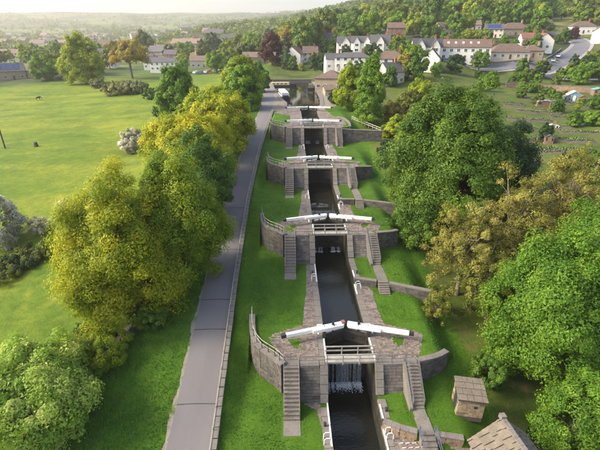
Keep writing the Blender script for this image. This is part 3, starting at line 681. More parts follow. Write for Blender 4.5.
# paving beside the gates, laid as setts
def inpoly(x, y, P):
    c = False; j = len(P) - 1
    for i in range(len(P)):
        if (P[i][1] > y) != (P[j][1] > y) and x < (P[j][0] - P[i][0]) * (y - P[i][1]) / (P[j][1] - P[i][1]) + P[i][0]: c = not c
        j = i
    return c
def paving(k, sgn):
    yk = YG[k]; z = ZK[k]; nb = (YG[k + 1] - BATR[k + 1] - .2) if k < 4 else YG[5] + 4.8
    if k == 0: poly = [(2.98, 8), (3.0, 22), (3.0, 24.5), (3.35, 26.4), (4.6, 27.2), (2.98, 27.3)] if sgn < 0 else [(2.98, 8), (9.8, 8), (9.8, 22.2), (6.5, 22.7), (4.8, 23.0), (3.6, 23.5), (2.98, 24.2)]
    elif k == 4: poly = [(2.98, yk + .05), (6.3, yk + .05), (8, yk + 3), (8, yk + 12), (6, yk + 15), (5, nb), (2.98, nb)] if sgn > 0 else [(2.98, yk + .05), (6.3, yk + .05), (7.4, yk + 2.8), (5.4, yk + 4.4), (5.2, yk + 16), (9, yk + 20), (9, nb), (2.98, nb)]
    else:
        e = 4.3 if sgn > 0 else 3.75; nb2 = nb if sgn < 0 else YG[k + 1] + LOWW.get(k + 1, ((0,), (-3,)))[1][0] - .3
        poly = [(2.98, yk + .05), (6.25, yk + .05), (6.95, yk + .8), (8.0, yk + 3.5), (7.6, yk + 3.85), (4.35, yk + 5.3), (4.15, yk + 8), (e, yk + 11.5), (e - .25, nb2 - 1), (e - .3, nb2), (2.98, nb2)]
    wedge = [(4.75, yk + 3.2), (5.95, yk + 2.95), (5.5, yk + 2.0), (4.95, yk + 1.6)] if k in (1, 2, 3) else []
    mb = MB(); y = min(p[1] for p in poly); y1 = max(p[1] for p in poly); r = 0
    big = .2 if k < 2 else (.3 if k == 2 else .42)
    def spans(P, yc):
        xs_ = []
        for i in range(len(P)):
            a, b = P[i], P[i - 1]
            if (a[1] > yc) != (b[1] > yc): xs_.append(a[0] + (b[0] - a[0]) * (yc - a[1]) / (b[1] - a[1]))
        return sorted(xs_)
    while y < y1:
        cy = y + big / 2; sp = spans(poly, cy); iv = [(sp[i], sp[i + 1]) for i in range(0, len(sp) - 1, 2)]
        if wedge:
            ws_ = spans(wedge, cy)
            if len(ws_) == 2: iv = [q for a, b in iv for q in (((a, ws_[0]), (ws_[1], b)) if a < ws_[0] and b > ws_[1] else ((a, b),))]
        for xa, xb in iv:
            x = xa; xb += random.uniform(-.06, .08)
            while x < xb - .08:
                L = min(random.uniform(.8, 1.25) * big * 1.35, xb - x)
                if xb - x - L < .1: L = xb - x
                zz = z + .035 + random.uniform(-.012, .012)
                a, b, c, d = x + .012, x + L - .012, y + .012, y + big - .012
                P = [(sgn * a, c, zz), (sgn * b, c, zz + random.uniform(-.008, .008)), (sgn * b, d, zz), (sgn * a, d, zz + random.uniform(-.008, .008))]
                P += [(p[0], p[1], z - .12) for p in P[:4]]
                mb.add(P, [(0, 1, 2, 3), (0, 4, 5, 1), (1, 5, 6, 2), (2, 6, 7, 3), (3, 7, 4, 0)])
                x += L
        y += big; r += 1
    root = tag(mb.build('pavement', M['sett']), f'stone sett paving on the {"left" if sgn < 0 else "right"} side above the {ORD[k]} lock gate', kind='structure')
    # bedding sheet under the setts
    pl = [(sgn * p[0], p[1]) for p in poly]
    if not wedge: MB().add([(p[0], p[1], z + .012) for p in pl], [tuple(range(len(pl)))]).build('bedding', M['sett'], root, fix=False)
    else:
        strip_ = [p for p in pl if abs(p[0]) < 4.36]; fan = [(sgn * 2.98, yk + .05), (sgn * 4.7, yk + .05), (sgn * 4.7, yk + 5.1), pl[5]]
        e0 = [(sgn * 2.98, yk + 5.3)] + pl[5:]; MB().add([(p[0], p[1], z + .012) for p in e0], [tuple(range(len(e0)))]).build('bedding', M['sett'], root, fix=False)
        e1 = [(sgn * 2.98, yk + .05), (sgn * 4.7, yk + .05), (sgn * 4.7, yk + 5.14), (sgn * 4.35, yk + 5.3), (sgn * 2.98, yk + 5.3)]; MB().add([(p[0], p[1], z + .012) for p in e1], [tuple(range(5))]).build('bedding', M['sett'], root, fix=False)
for k in range(0, 5):
    for sgn in (-1, 1): paving(k, sgn)
# raised brick ribs in the nearest right-hand yard
rb = empty('brick_ribs', (4.3, 21.5, .05), 0, 'pale raised rib bricks set in rows in the nearest right-hand paved yard', 'brick ribs')
rm = MB().box((0, 0, 0), (.34, .1, .09)).mesh('rib', M['white']); 
M['rib'] = plain('rib_stone', (.42, .39, .36), .85, .2); rm.materials.clear(); rm.materials.append(M['rib'])
for i in range(6):
    for j in range(3): link('rib', rm, rb, (-.75 + j * .55 + (i % 2) * .14, 1.3 - i * .42, .02), .12)
# falling water and foam at the gates
def foammat():
    m, t, b = newmat('foam'); n = noise(t, 6, 7, rough=.8, stretch=(4, 4, .35))
    a = ramp(t, n, [(.36, (0, 0, 0)), (.8, (.85, .85, .85))]); b.inputs['Base Color'].default_value = (.62, .68, .74, 1); b.inputs['Roughness'].default_value = .5
    t.links.new(a, b.inputs['Alpha']); return m
M['foam'] = foammat(); M['fleck'] = plain('foam_fleck', (.6, .64, .68), .6, .2)
def falls(k, xs_, z0, z1, y, label):
    mb = MB()
    for a, b in xs_:
        n = 6; P = []
        for i in range(n + 1):
            s = i / n; z = z0 + (z1 - z0) * s; yy = y - .75 * math.sqrt(s); w_ = 1 + .25 * s; c = (a + b) / 2
            P += [(c - (b - a) / 2 * w_, yy, z), (c, yy - .1, z), (c + (b - a) / 2 * w_, yy, z)]
        mb.add(P, [f for i in range(n) for f in ((3 * i, 3 * i + 1, 3 * i + 4, 3 * i + 3), (3 * i + 1, 3 * i + 2, 3 * i + 5, 3 * i + 4))])
    ms = MB()
    for _ in range(2600 if k == 1 else 500):               # foam flecks spreading from the foot of the fall
        a, b = random.choice(xs_); x = min(2.15, max(-2.15, random.gauss((a + b) / 2, (b - a) * .45))); yy = y - .55 - abs(random.gauss(0, 1)) * (.5 if k == 1 else .2); r = random.uniform(.012, .045)
        t0 = random.random() * 6; ms.add([(x + r * 1.6 * math.cos(t0 + t), yy + r * math.sin(t0 + t), z1 + .015 + random.random() * .03) for t in (0, 1.3, 2.5, 3.6, 5)], [(0, 1, 2, 3, 4)])
    tag(mb.build('falling_water', M['foam'], fix=False), label, 'water', kind='stuff')
    tag(ms.build('foam_flecks', M['fleck'], fix=False), label.replace('white water', 'white foam').replace('thin white leaks', 'foam flecks on the water'), kind='stuff')
falls(1, [(c, c + random.uniform(.1, .4)) for c in (-1.8, -1.35, -.9, -.6, -.3, .0, .25, .55, .9, 1.35, 1.6)], 0.2, WATER[1], YG[1] + 3.3, 'white water spilling through the nearest lock gate')
falls(2, [(c, c + random.uniform(.15, .45)) for c in (-1.9, -1.4, -1.0, .5, .9, 1.4)], 2.75, WATER[2], YG[2] + 3.3, 'thin white leaks at the foot of the second nearest lock gate')
falls(4, [(c, c + random.uniform(.15, .45)) for c in (-1.7, -1.2, .8, 1.2)], 9.5, WATER[4], YG[4] + 3.3, 'thin white leaks at the foot of the fourth lock gate')
# ------------------------------------------------------------------ trees
def leaf_mesh(name, C, W, N_, mat, leaf, seed, upb=.35, tint=None, elong=1.5):
    """diamond leaf sprays: C centres, W clump index tint, N_ outward normals"""
    g = np.random.default_rng(seed); n = len(C)
    nv = N_ + g.normal(0, .42, (n, 3)); nv[:, 2] += upb; nv /= np.linalg.norm(nv, axis=1)[:, None] + 1e-9
    a = np.cross(nv, g.normal(0, 1, (n, 3))); a /= np.linalg.norm(a, axis=1)[:, None] + 1e-9; b = np.cross(nv, a)
    s = leaf * g.uniform(.55, 1.3, n)[:, None]
    V = np.empty((n, 3, 3)); V[:, 0] = C - a * s * elong * .45 - b * s * .42; V[:, 1] = C - a * s * elong * .3 + b * s * .5 + nv * s * .12; V[:, 2] = C + a * s * elong * .62 - nv * s * .1
    m = bpy.data.meshes.new(name); m.vertices.add(3 * n); m.vertices.foreach_set('co', V.reshape(-1))
    m.loops.add(3 * n); m.loops.foreach_set('vertex_index', np.arange(3 * n, dtype=np.int32))
    m.polygons.add(n); m.polygons.foreach_set('loop_start', np.arange(0, 3 * n, 3, dtype=np.int32)); m.polygons.foreach_set('loop_total', np.full(n, 3, np.int32))
    at_ = m.attributes.new('tint', 'FLOAT', 'FACE'); at_.data.foreach_set('value', np.clip(W, 0, 1).astype(np.float32))
    m.materials.append(mat); m.update(); return m
def crown_pts(seed, rx, ry, rz, nclump, per, shape='round', cl=(.13, .26), inner=.25, bottom=-.55, lump=.16):
    g = np.random.default_rng(seed); cs = []; 
    ph = g.uniform(0, 6.28, 6)
    while len(cs) < nclump:
        d = g.normal(0, 1, 3); d /= np.linalg.norm(d)
        if d[2] < bottom: continue
        r = (g.uniform(0, 1) ** .33) if g.random() < inner else g.uniform(.8, 1.0)
        az = math.atan2(d[1], d[0]); el = math.asin(d[2])
        r *= 1 + lump * (math.sin(3 * az + ph[0]) * math.cos(2 * el + ph[1]) + .7 * math.sin(5 * az + ph[2] + 3 * el) + .5 * math.sin(7 * el + ph[3]) * math.sin(2 * az + ph[4]))
        if g.random() < .12: r *= g.uniform(1.05, 1.2)
        p = d * r
        if shape == 'cone': t = (p[2] + 1) / 2; q = max(.06, (1 - t) ** .8 * 1.15); p[0] *= q; p[1] *= q
        elif shape == 'col': t = p[2]; q = .78 + .22 * (1 - t * t); p[0] *= q; p[1] *= q
        elif shape == 'egg': t = (p[2] + 1) / 2; q = 1.12 - .5 * t; p[0] *= q; p[1] *= q
        elif shape == 'dome': p[2] = p[2] * .9 if p[2] > 0 else p[2] * .75
        cs.append(p)
    cs = np.array(cs); Rv = np.array([rx, ry, rz]); mr = (rx + ry + rz) / 3
    C, W, Nn = [], [], []
    for c in cs:
        cr = g.uniform(*cl) * mr; k = int(per * g.uniform(.6, 1.4)); tn = np.clip(g.normal(.5, .27), 0, 1)
        d = g.normal(0, 1, (k, 3)); d /= np.linalg.norm(d, axis=1)[:, None]; rad = g.uniform(.2, 1, k)[:, None] ** .5
        off = d * rad * cr * np.array([1.1, 1.1, .85]) * (1 + .16 * np.abs(g.normal(0, 1, (k, 1)))); off[:, 2] -= (off[:, 0] ** 2 + off[:, 1] ** 2) / (cr * 3.2)
        C.append(c * Rv + off); W.append(np.clip(tn + g.normal(0, .12, k), 0, 1)); co = c / (np.linalg.norm(c) + 1e-6); Nn.append(d * 1.0 + co * .55)
    return cs * Rv, np.concatenate(C), np.concatenate(W), np.concatenate(Nn)
def trunk_mb(g, clumps, h0, tr, nl=9, spread=None):
    """trunk from z=0 up through the crown centre at height h0, limbs to some clumps (already at h0)"""
    mb = MB(); top = clumps[:, 2].max() * .55 + h0
    w1, w2 = g.normal(0, tr * .6, 2)
    pts = [(0, 0, -.6), (0, 0, .1), (w1 * .4, w2 * .4, h0 * .45), (w1, w2, h0 * .8), (w1 * 1.3, w2 * .5, (h0 * .8 + top) / 2), (w1, 0, top)]
    mb.tube(pts, [tr * 1.7, tr * 1.25, tr, tr * .85, tr * .5, tr * .12], 9)
    for i in g.choice(len(clumps), min(nl, len(clumps)), replace=False):
        c = clumps[i] + np.array([0, 0, h0]); s = g.uniform(.35, .8); b = np.array([w1 * s, w2 * s, min(c[2] * .8, h0 * (.55 + .5 * s))])
        m1 = b + (c - b) * .4 + np.array([0, 0, .08 * np.linalg.norm(c - b)]) + g.normal(0, .12 * tr * 2, 3); m2 = b + (c - b) * .75 + np.array([0, 0, .06 * np.linalg.norm(c - b)])
        mb.tube([b, m1, m2, c], [tr * .42, tr * .3, tr * .17, tr * .05], 6)
        for _ in range(3):
            e = m2 + g.normal(0, 1, 3) * np.linalg.norm(c - b) * .22; mb.tube([m1 + (m2 - m1) * g.uniform(.2, 1), e], [tr * .13, tr * .03], 4, False)
    return mb
LM = {}
def lm(n, *a, **k): LM[n] = leafmat('leaf_' + n, *a, **k)
lm('yellow', (.25, .32, .014), (.38, .41, .018), (.54, .51, .03), trans=.45)
lm('lime', (.14, .23, .014), (.22, .31, .018), (.34, .4, .03), trans=.42)
lm('green', (.055, .125, .016), (.09, .18, .02), (.145, .235, .028))
lm('fresh', (.085, .185, .018), (.14, .265, .022), (.22, .35, .035), trans=.4)
lm('dark', (.022, .055, .016), (.038, .082, .022), (.065, .12, .03))
lm('chestnut', (.045, .105, .014), (.075, .15, .018), (.12, .21, .024))
lm('olive', (.2, .2, .04), (.29, .28, .06), (.41, .37, .1), trans=.42)
lm('olivegreen', (.095, .125, .022), (.15, .18, .03), (.22, .24, .045), trans=.38)
lm('pale', (.17, .31, .04), (.27, .41, .07), (.42, .52, .16), trans=.42)
lm('willow', (.14, .17, .07), (.2, .23, .1), (.28, .3, .15))
lm('blossom', (.2, .22, .12), (.5, .49, .42), (.68, .66, .62), trans=.2)
lm('copper', (.035, .012, .014), (.06, .018, .02), (.095, .03, .028))
lm('golden', (.18, .17, .03), (.26, .235, .042), (.36, .31, .06), trans=.35)
lm('conifer', (.02, .05, .018), (.032, .07, .024), (.05, .095, .03), trans=.1)
lm('midwood', (.075, .115, .018), (.125, .18, .022), (.2, .25, .03))
def tree(name, label, x, y, h, rx, ry, rz, leafm, nclump, per, leaf, seed, shape='round', z=None, tr=.3, bark='bark', cat='tree', nl=10, inner=.25, cl=(.13, .26), bottom=-.55, upb=.35, group=None, lump=.16, elong=1.5):
    """h = height of the crown centre above the ground"""
    near = math.hypot(x, y) < 75; per = int(per * (2.85 if near else 2.1) / 1.5); nclump = int(nclump * 1.5); cl = (cl[0] * .72, cl[1] * .78); leaf = leaf * (.6 if near else .78)
    g = np.random.default_rng(seed); z = ground(x, y) if z is None else z
    root = empty(name, (x, y, z), 0, label, cat, group)
    cs, C, W, Nn = crown_pts(seed, rx, ry, rz, nclump, per, shape, cl, inner, bottom, lump)
    low = .15 - h; C[:, 2] = np.maximum(C[:, 2], low + np.abs(g.normal(0, .3, len(C))))
    trunk_mb(g, cs, h, tr, nl).build('trunk', M[bark], root, smooth=True)
    cr = leaf_mesh('crown', C, W, Nn, LM[leafm], leaf, seed, upb, elong=elong); link('crown', cr, root, (0, 0, h))
    return root
def px_tree(u, vb, D, *a, **k): pass
T = tree
# left side, near to far
T('broadleaf_tree', 'pale green leafy tree filling the bottom left corner', -28.8, 26.0, 3.5, 5.4, 5.2, 4.3, 'pale', 260, 150, .27, 1, 'dome', tr=.26, bottom=-.7)
T('maple_tree', 'large yellow leaved maple tree left of the towpath', -24.6, 39.2, 8.6, 6.4, 5.8, 7.4, 'yellow', 300, 190, .26, 2, 'egg', tr=.34, bottom=-.9, lump=.2, inner=.35)
T('maple_tree', 'tall green maple tree between the yellow maple and the towpath', -18.9, 44.2, 8.8, 5.4, 5.2, 7.2, 'lime', 280, 190, .26, 3, 'egg', tr=.36, bottom=-.9, lump=.2)
T('sycamore_tree', 'deep green sycamore overhanging the towpath behind the tall maple', -19.6, 57.0, 7.2, 5.2, 5.2, 6.0, 'green', 170, 150, .32, 4, 'round', tr=.32, bottom=-.85)
T('maple_tree', 'broad golden green maple in the row beside the towpath', -22.8, 69.0, 7.4, 7.0, 6.6, 6.2, 'yellow', 210, 150, .34, 5, 'dome', tr=.34, bottom=-.8)
T('maple_tree', 'rounded lime yellow maple next to the towpath bend', -19.6, 82.0, 6.6, 6.2, 6.0, 5.6, 'yellow', 170, 130, .36, 6, 'dome', tr=.32, bottom=-.8)
T('maple_tree', 'lime green maple at the far end of the towpath row', -22.5, 93.0, 6.6, 6.4, 6.0, 5.6, 'lime', 150, 120, .38, 7, 'dome', tr=.3, bottom=-.8)
T('maple_tree', 'green tree leaning over the towpath near the top lock', -19.0, 122.0, 6.2, 6.0, 6.0, 6.0, 'fresh', 130, 110, .42, 8, 'egg', tr=.3, bottom=-.85)
T('maple_tree', 'tall mixed green tree by the canal above the top lock', -21.5, 142.0, 8.2, 6.6, 6.0, 7.0, 'lime', 130, 110, .46, 9, 'egg', tr=.3, bottom=-.85)
T('maple_tree', 'bushy green tree left of the moored boat', -17.0, 165.0, 5.5, 4.6, 4.6, 5.2, 'fresh', 90, 90, .46, 10, 'egg', tr=.25, bottom=-.85)
p = at(178, 103, 122); T('oak_tree', 'round bright green tree on the right edge of the field', p.x, p.y, 7.4, 6.4, 6.0, 7.6, 'fresh', 130, 110, .44, 12, 'egg', tr=.3, bottom=-.85)
p = at(160, 101, 124); T('shrub', 'low green shrub beside the round tree at the field edge', p.x, p.y, 1.6, 2.6, 2.4, 2.0, 'green', 50, 70, .36, 13, 'dome', tr=.1, cat='shrub', bottom=-.8)
p = at(86, 84, 212); T('willow_tree', 'tall yellow green tree standing alone at the far field edge', p.x, p.y, 11.2, 11.0, 9, 11.5, 'lime', 150, 110, .62, 14, 'egg', tr=.5, bark='palebark', bottom=-.95, lump=.22)
p = at(131, 70, 232); T('ash_tree', 'golden spreading tree with a pale forked trunk behind the field', p.x, p.y, 12.0, 10.5, 9, 8.5, 'golden', 110, 90, .6, 15, 'dome', tr=.6, bark='palebark', bottom=-.45, lump=.2, nl=14)
p = at(46, 78, 228); T('broadleaf_tree', 'dark green bushy tree right of the house with solar panels', p.x, p.y, 6.6, 7.6, 7, 7.4, 'fresh', 100, 90, .55, 16, 'dome', tr=.35, bottom=-.9)
for i, (u, v, D, r, lab) in enumerate(((118, 93, 172, 6.0, 'left half of the grey green willow thicket'), (136, 92, 172, 5.8, 'right half of the grey green willow thicket'), (98, 86, 196, 3.6, 'small grey willow shrub under the tall yellow tree'))):
    p = at(u, v, D); T('willow_shrub', lab + ' in the field', p.x, p.y, 2.6 if r > 4 else 2, r, r * .7, 3.2 if r > 4 else 2.5, 'willow', 80, 90, .42, 20 + i, 'dome', tr=.14, cat='shrub', bottom=-.9)
p = at(151, 96, 158); T('shrub', 'dark green bush at the right end of the willow thicket', p.x, p.y, 2.0, 3.2, 3, 2.8, 'green', 50, 80, .4, 24, 'dome', tr=.12, cat='shrub', bottom=-.9)
p = at(136, 155, 103); T('hawthorn', 'round white blossoming hawthorn alone in the field', p.x, p.y, 2.9, 3.3, 3.2, 3.2, 'blossom', 110, 120, .24, 25, 'round', tr=.16, cat='shrub', bottom=-.85)
p = at(8, 272, 64); T('hawthorn', 'white flowering hawthorn cut by the left picture edge', p.x, p.y, 4.2, 4.4, 4.2, 4.4, 'blossom', 110, 120, .24, 26, 'egg', tr=.18, cat='shrub', bottom=-.9)
p = at(48, 256, 66); T('hawthorn', 'small pale blossoming bush in the scrub left of the yellow maple', p.x, p.y, 1.3, 2.0, 1.8, 1.6, 'blossom', 40, 90, .2, 27, 'dome', tr=.08, cat='shrub', bottom=-.9)
p = at(80, 248, 66); T('hawthorn', 'pinkish white bush half hidden behind the yellow maple', p.x, p.y, 2.4, 2.6, 2.4, 2.8, 'blossom', 50, 90, .22, 28, 'dome', tr=.1, cat='shrub', bottom=-.9)
for i, (u, v, D, r, lf, lab) in enumerate(((6, 290, 56, 2.6, 'olivegreen', 'low bramble scrub at the left picture edge'), (24, 283, 58, 2.4, 'dark', 'dark bramble mound in the field scrub'), (42, 276, 60, 2.4, 'olivegreen', 'olive scrub mound below the small blossoming bush'), (62, 268, 61, 2.2, 'green', 'green scrub mound touching the yellow maple'))):
    p = at(u, v, D); T('bramble', lab, p.x, p.y, .6, r * 1.3, r, 1.0, lf, 45, 80, .22, 30 + i, 'dome', tr=.05, cat='scrub', bottom=-.9)
for i, (x, y, r, h, lf, lab) in enumerate(((-24.8, 32.8, 2.6, 2.6, 'lime', 'light green shrub at the foot of the yellow maple'), (-26.6, 30.2, 2.2, 2.0, 'fresh', 'green shrub behind the field wall near the corner tree'), (-27.3, 34.5, 2.4, 2.2, 'green', 'dark green shrub left of the yellow maple trunk'), (-21.5, 37.3, 2.2, 2.4, 'green', 'green sapling between the two near maples'))):
    T('shrub', lab, x, y, h * .55, r, r, h * .75, lf, 70, 100, .2, 40 + i, 'dome', tr=.1, cat='shrub', bottom=-.9)
# right side
T('chestnut_tree', 'huge dark green chestnut tree right of the locks', 17.4, 55.5, 10.6, 8.7, 8.8, 10.0, 'chestnut', 420, 190, .32, 50, 'egg', tr=.55, bottom=-.9, lump=.2, cl=(.1, .2))
T('broadleaf_tree', 'dark green tree behind the right side of the chestnut', 27.5, 61.0, 7.4, 6.4, 6.4, 6.6, 'dark', 160, 150, .34, 51, 'egg', tr=.4, bottom=-.9)
T('broadleaf_tree', 'bright green tree at the left foot of the chestnut', 12.7, 52.5, 5.0, 3.4, 3.4, 4.8, 'green', 90, 130, .3, 52, 'egg', tr=.22, bottom=-.95)
T('ash_tree', 'thinly leaved olive ash nearest the lock lawn', 15.4, 42.0, 6.4, 4.8, 4.6, 5.6, 'olive', 150, 70, .22, 53, 'egg', tr=.24, bark='palebark', nl=34, inner=.5, lump=.34, cl=(.08, .17), bottom=-.9)
T('ash_tree', 'thinly leaved olive ash in the middle of the right hand row', 22.0, 44.5, 7.4, 5.6, 5.2, 5.8, 'olive', 170, 75, .22, 54, 'egg', tr=.26, bark='palebark', nl=36, inner=.5, lump=.34, cl=(.08, .17), bottom=-.9)
T('ash_tree', 'yellowish sparse ash at the right end of the row', 30.5, 47.5, 8.0, 5.8, 5.4, 6.2, 'olive', 170, 75, .23, 55, 'egg', tr=.28, bark='palebark', nl=36, inner=.5, lump=.34, cl=(.08, .17), bottom=-.9)
T('ash_tree', 'green leafed sparse tree low in front of the olive ashes', 17.5, 38.0, 4.4, 4.2, 3.8, 4.2, 'olivegreen', 110, 80, .22, 56, 'egg', tr=.2, bark='palebark', nl=26, inner=.5, lump=.34, cl=(.08, .17), bottom=-.9)
T('broadleaf_tree', 'big bright green tree filling the lower right corner', 19.9, 31.0, 8.2, 6.4, 6.2, 7.4, 'fresh', 340, 190, .25, 57, 'egg', tr=.4, bottom=-.95, lump=.2, cl=(.11, .22))
T('broadleaf_tree', 'bright green tree at the right picture edge above the corner tree', 28.4, 35.5, 9.6, 5.6, 5.6, 7.4, 'fresh', 230, 170, .26, 58, 'egg', tr=.36, bottom=-.95, lump=.2)
T('broadleaf_tree', 'green tree low in the right corner behind the stone roof', 18.6, 23.2, 4.0, 3.6, 3.4, 4.2, 'fresh', 130, 150, .22, 59, 'egg', tr=.22, bottom=-.95)
T('shrub', 'green hedge bush beside the dark ditch by the hut', 13.9, 29.3, 1.6, 1.8, 1.8, 1.9, 'green', 60, 100, .18, 60, 'dome', tr=.1, cat='shrub', bottom=-.9)
T('shrub', 'yellow green sapling at the lawn edge above the small hut', 10.9, 36.8, 1.9, 1.7, 1.6, 2.0, 'olivegreen', 50, 60, .18, 61, 'egg', tr=.07, cat='shrub', bottom=-.9, nl=14)
p = at(368, 124, 101); T('cypress_tree', 'upright dense green conifer beside the top lock', p.x, p.y, 7.6, 3.6, 3.6, 8.4, 'fresh', 150, 120, .34, 62, 'egg', tr=.3, bottom=-.95, lump=.1)
p = at(347, 112, 118); T('broadleaf_tree', 'yellow green tree left of the upright conifer', p.x, p.y, 6.2, 4.2, 4.0, 5.8, 'lime', 100, 100, .38, 63, 'egg', tr=.25, bottom=-.9)
p = at(337, 108, 128); T('shrub', 'dark rounded bush on the canal side near the quay', p.x, p.y, 2.4, 2.8, 2.6, 2.8, 'dark', 50, 90, .32, 64, 'dome', tr=.14, cat='shrub', bottom=-.9)
for i, (u, v, D, r, h, lf, lab) in enumerate(((398, 128, 92, 3.6, 4.2, 'lime', 'yellow green bush between conifer and chestnut'), (409, 104, 108, 4.4, 5.6, 'olivegreen', 'olive tree behind the left shoulder of the chestnut'), (392, 112, 104, 3.4, 4.0, 'golden', 'golden bush right of the upright conifer'), (388, 146, 84, 2.4, 2.6, 'dark', 'dark shrub at the end of the tall wall'), (420, 96, 125, 4.6, 5.4, 'lime', 'lime tree rising left of the chestnut top'))):
    p = at(u, v, D); T('shrub' if h < 4.5 else 'broadleaf_tree', lab, p.x, p.y, h * .55, r, r, h * .62, lf, 70, 100, .34, 70 + i, 'egg', tr=.16, cat='shrub' if h < 4.5 else 'tree', bottom=-.9)
for i, (u, v, D, r, h, lf, lab) in enumerate(((596, 176, 66, 3.4, 4.6, 'green', 'green bush at the lower corner of the allotments'), (575, 172, 70, 2.6, 3.4, 'olivegreen', 'olive bush at the front edge of the allotments'), (592, 128, 98, 3.2, 3.2, 'fresh', 'green hedge bush right of the teal tarpaulin'), (597, 108, 116, 3.4, 3.0, 'green', 'green bush at the right allotment edge'), (526, 92, 142, 3.0, 3.0, 'green', 'dark garden bush near the allotment wall'), (547, 94, 140, 2.0, 2.0, 'green', 'small garden bush between allotment plots'))):
    p = at(u, v, D); T('shrub', lab, p.x, p.y, h * .5, r, r, h * .6, lf, 60, 80, .34, 80 + i, 'dome', tr=.1, cat='shrub', bottom=-.9)
# ------------------------------------------------------------------ hut, roofed building and walls beside the nearest lock
def slab_roof(root, parent_name, corners, nx, ny, mat, th=.06, lap=.35):
    """stone slates in rows on a quad a(eave left) b(eave right) c(ridge right) d(ridge left)"""
    a, b, c, d = [Vector(p) for p in corners]; nrm = (b - a).cross(d - a).normalized()
    if nrm.z < 0: nrm = -nrm
    base = MB().add([a, b, c, d] + [p - nrm * .08 for p in (a, b, c, d)], [(0, 1, 2, 3), (7, 6, 5, 4), (0, 4, 5, 1), (1, 5, 6, 2), (2, 6, 7, 3), (3, 7, 4, 0)]).build(parent_name, M['mortar'], root)
    for j in range(ny):
        t0 = j / ny; t1 = min(1, (j + 1 + lap) / ny); s = 0; off = random.uniform(0, .5) / nx
        while s < 1:
            e = min(1, s + random.uniform(.7, 1.35) / nx)
            if 1 - e < .3 / nx: e = 1
            g = .006; P = []
            for (ss, tt, hh) in ((s + g, t0, th * 1.9), (e - g, t0, th * 1.9), (e - g, t1, th * .4), (s + g, t1, th * .4)):
                p = a.lerp(b, ss).lerp(d.lerp(c, ss), tt); P.append(p + nrm * hh)
            Q_ = [p - nrm * th for p in P]
            MB().hexa(Q_ + P).build('slate', mat, base); s = e
    return base
def block_walls(root, poly, z0, z1, mat, bl=.5, bh=.26, name='wall', holes=()):
    mb = MB(); ms = MB(); n = len(poly)
    for i in range(n):
        a = Vector((*poly[i], z0)); b = Vector((*poly[(i + 1) % n], z0)); d = b - a; L = d.length; nv = Vector((d.y, -d.x, 0)).normalized()
        hl = [h for h in holes if h[0] == i]
        blocks_plane(ms, a, d, (0, 0, 1), L, z1 - z0, bl, bh, nv, lambda s0, s1, q0, q1: not any(s1 > h[1] and s0 < h[2] and q1 > h[3] and q0 < h[4] for h in hl), .04)
        for h in hl:
            p = a + d.normalized() * h[1] + nv * .012; q = a + d.normalized() * h[2] + nv * .012
            MB().quad(p + Vector((0, 0, h[3])), q + Vector((0, 0, h[3])), q + Vector((0, 0, h[4])), p + Vector((0, 0, h[4]))).build('opening_dark', M['black'], root)  # flat black sheet, the dark inside of the doorway given as colour
    mb.prism(poly, z0 - .5, z1 - .01); w_ = mb.build(name, M['mortar'], root); tag(ms.build('wall_stones', mat, w_), kind='stuff')
hut = empty('stone_hut', (10.1, 25.6, .85), R(-11), 'small square stone hut with slab roof on the right lawn', 'hut')
block_walls(hut, [(-1.08, -1.0), (1.08, -1.0), (1.08, 1.0), (-1.08, 1.0)], 0, 2.05, M['hutstone'], .5, .24, holes=((3, .65, 1.4, 0, 1.65),))
MB().box((.35, -1.045, 1.2), (.26, .03, .24)).build('hole_dark', M['black'], hut)  # black box on the wall: the dark of a small hole put in as colour
slab_roof(hut, 'roof', [(-1.25, -1.2, 2.0), (1.25, -1.2, 2.0), (1.22, 1.2, 2.42), (-1.22, 1.2, 2.42)], 4, 4, M['slate'])
MB().prism([(-1.08, 1.0), (1.08, 1.0), (1.08, .2), (-1.08, .2)], 2.0, 2.3).build('wall_head', M['hutstone'], hut)
bld = empty('stone_building', (10.75, 17.6, -.05), R(6), 'stone slated building with a ridge cut by the bottom picture edge', 'building')
block_walls(bld, [(-2.1, -3.6), (2.1, -3.6), (2.1, 3.5), (-2.1, 3.5)], -.6, 2.85, M['brownstone'], .6, .28)
MB().add([(-2.1, 3.42, 2.85), (2.1, 3.42, 2.85), (0, 3.42, 4.65), (-2.1, 3.3, 2.85), (2.1, 3.3, 2.85), (0, 3.3, 4.65)], [(0, 1, 2), (5, 4, 3), (0, 3, 4, 1), (1, 4, 5, 2), (2, 5, 3, 0)]).build('gable', M['brownstone'], bld)
slab_roof(bld, 'roof', [(-2.4, -3.8, 2.7), (-2.4, 3.72, 2.7), (0, 3.72, 4.8), (0, -3.8, 4.8)], 12, 7, M['slate'])
slab_roof(bld, 'roof', [(2.4, 3.72, 2.7), (2.4, -3.8, 2.7), (0, -3.8, 4.8), (0, 3.72, 4.8)], 12, 7, M['slate'])
for i in range(12): MB().bar((0, -3.8 + i * .63, 4.92), (0, -3.8 + i * .63 + .61, 4.92), .34, .16).build('ridge_stone', M['coping'], bld)
MB().box((0, 3.62, 5.0), (.42, .4, .36)).build('finial', M['coping'], bld)
pw = [(-28.2, 24.0), (-26.6, 28.0), (-25.5, 30.6), (-24.4, 33.4), (-23.3, 36.2), (-22.9, 40), (-23.2, 45)]
zb = [ground(*p) for p in pw]; poly_wall('field_wall', pw, zb, [z + 1.15 for z in zb], .42, 'grey dry stone field wall below the yellow maple', M['masonry'], cl=.6, face=1)
MB().quad((13.6, 17, -1.3), (17.6, 17, -1.3), (17.2, 34, -1.15), (14.4, 34, -1.15)).build('stream_water', M['water']); tag(COL.objects[-1], 'dark stream water under the trees by the hut', kind='structure')
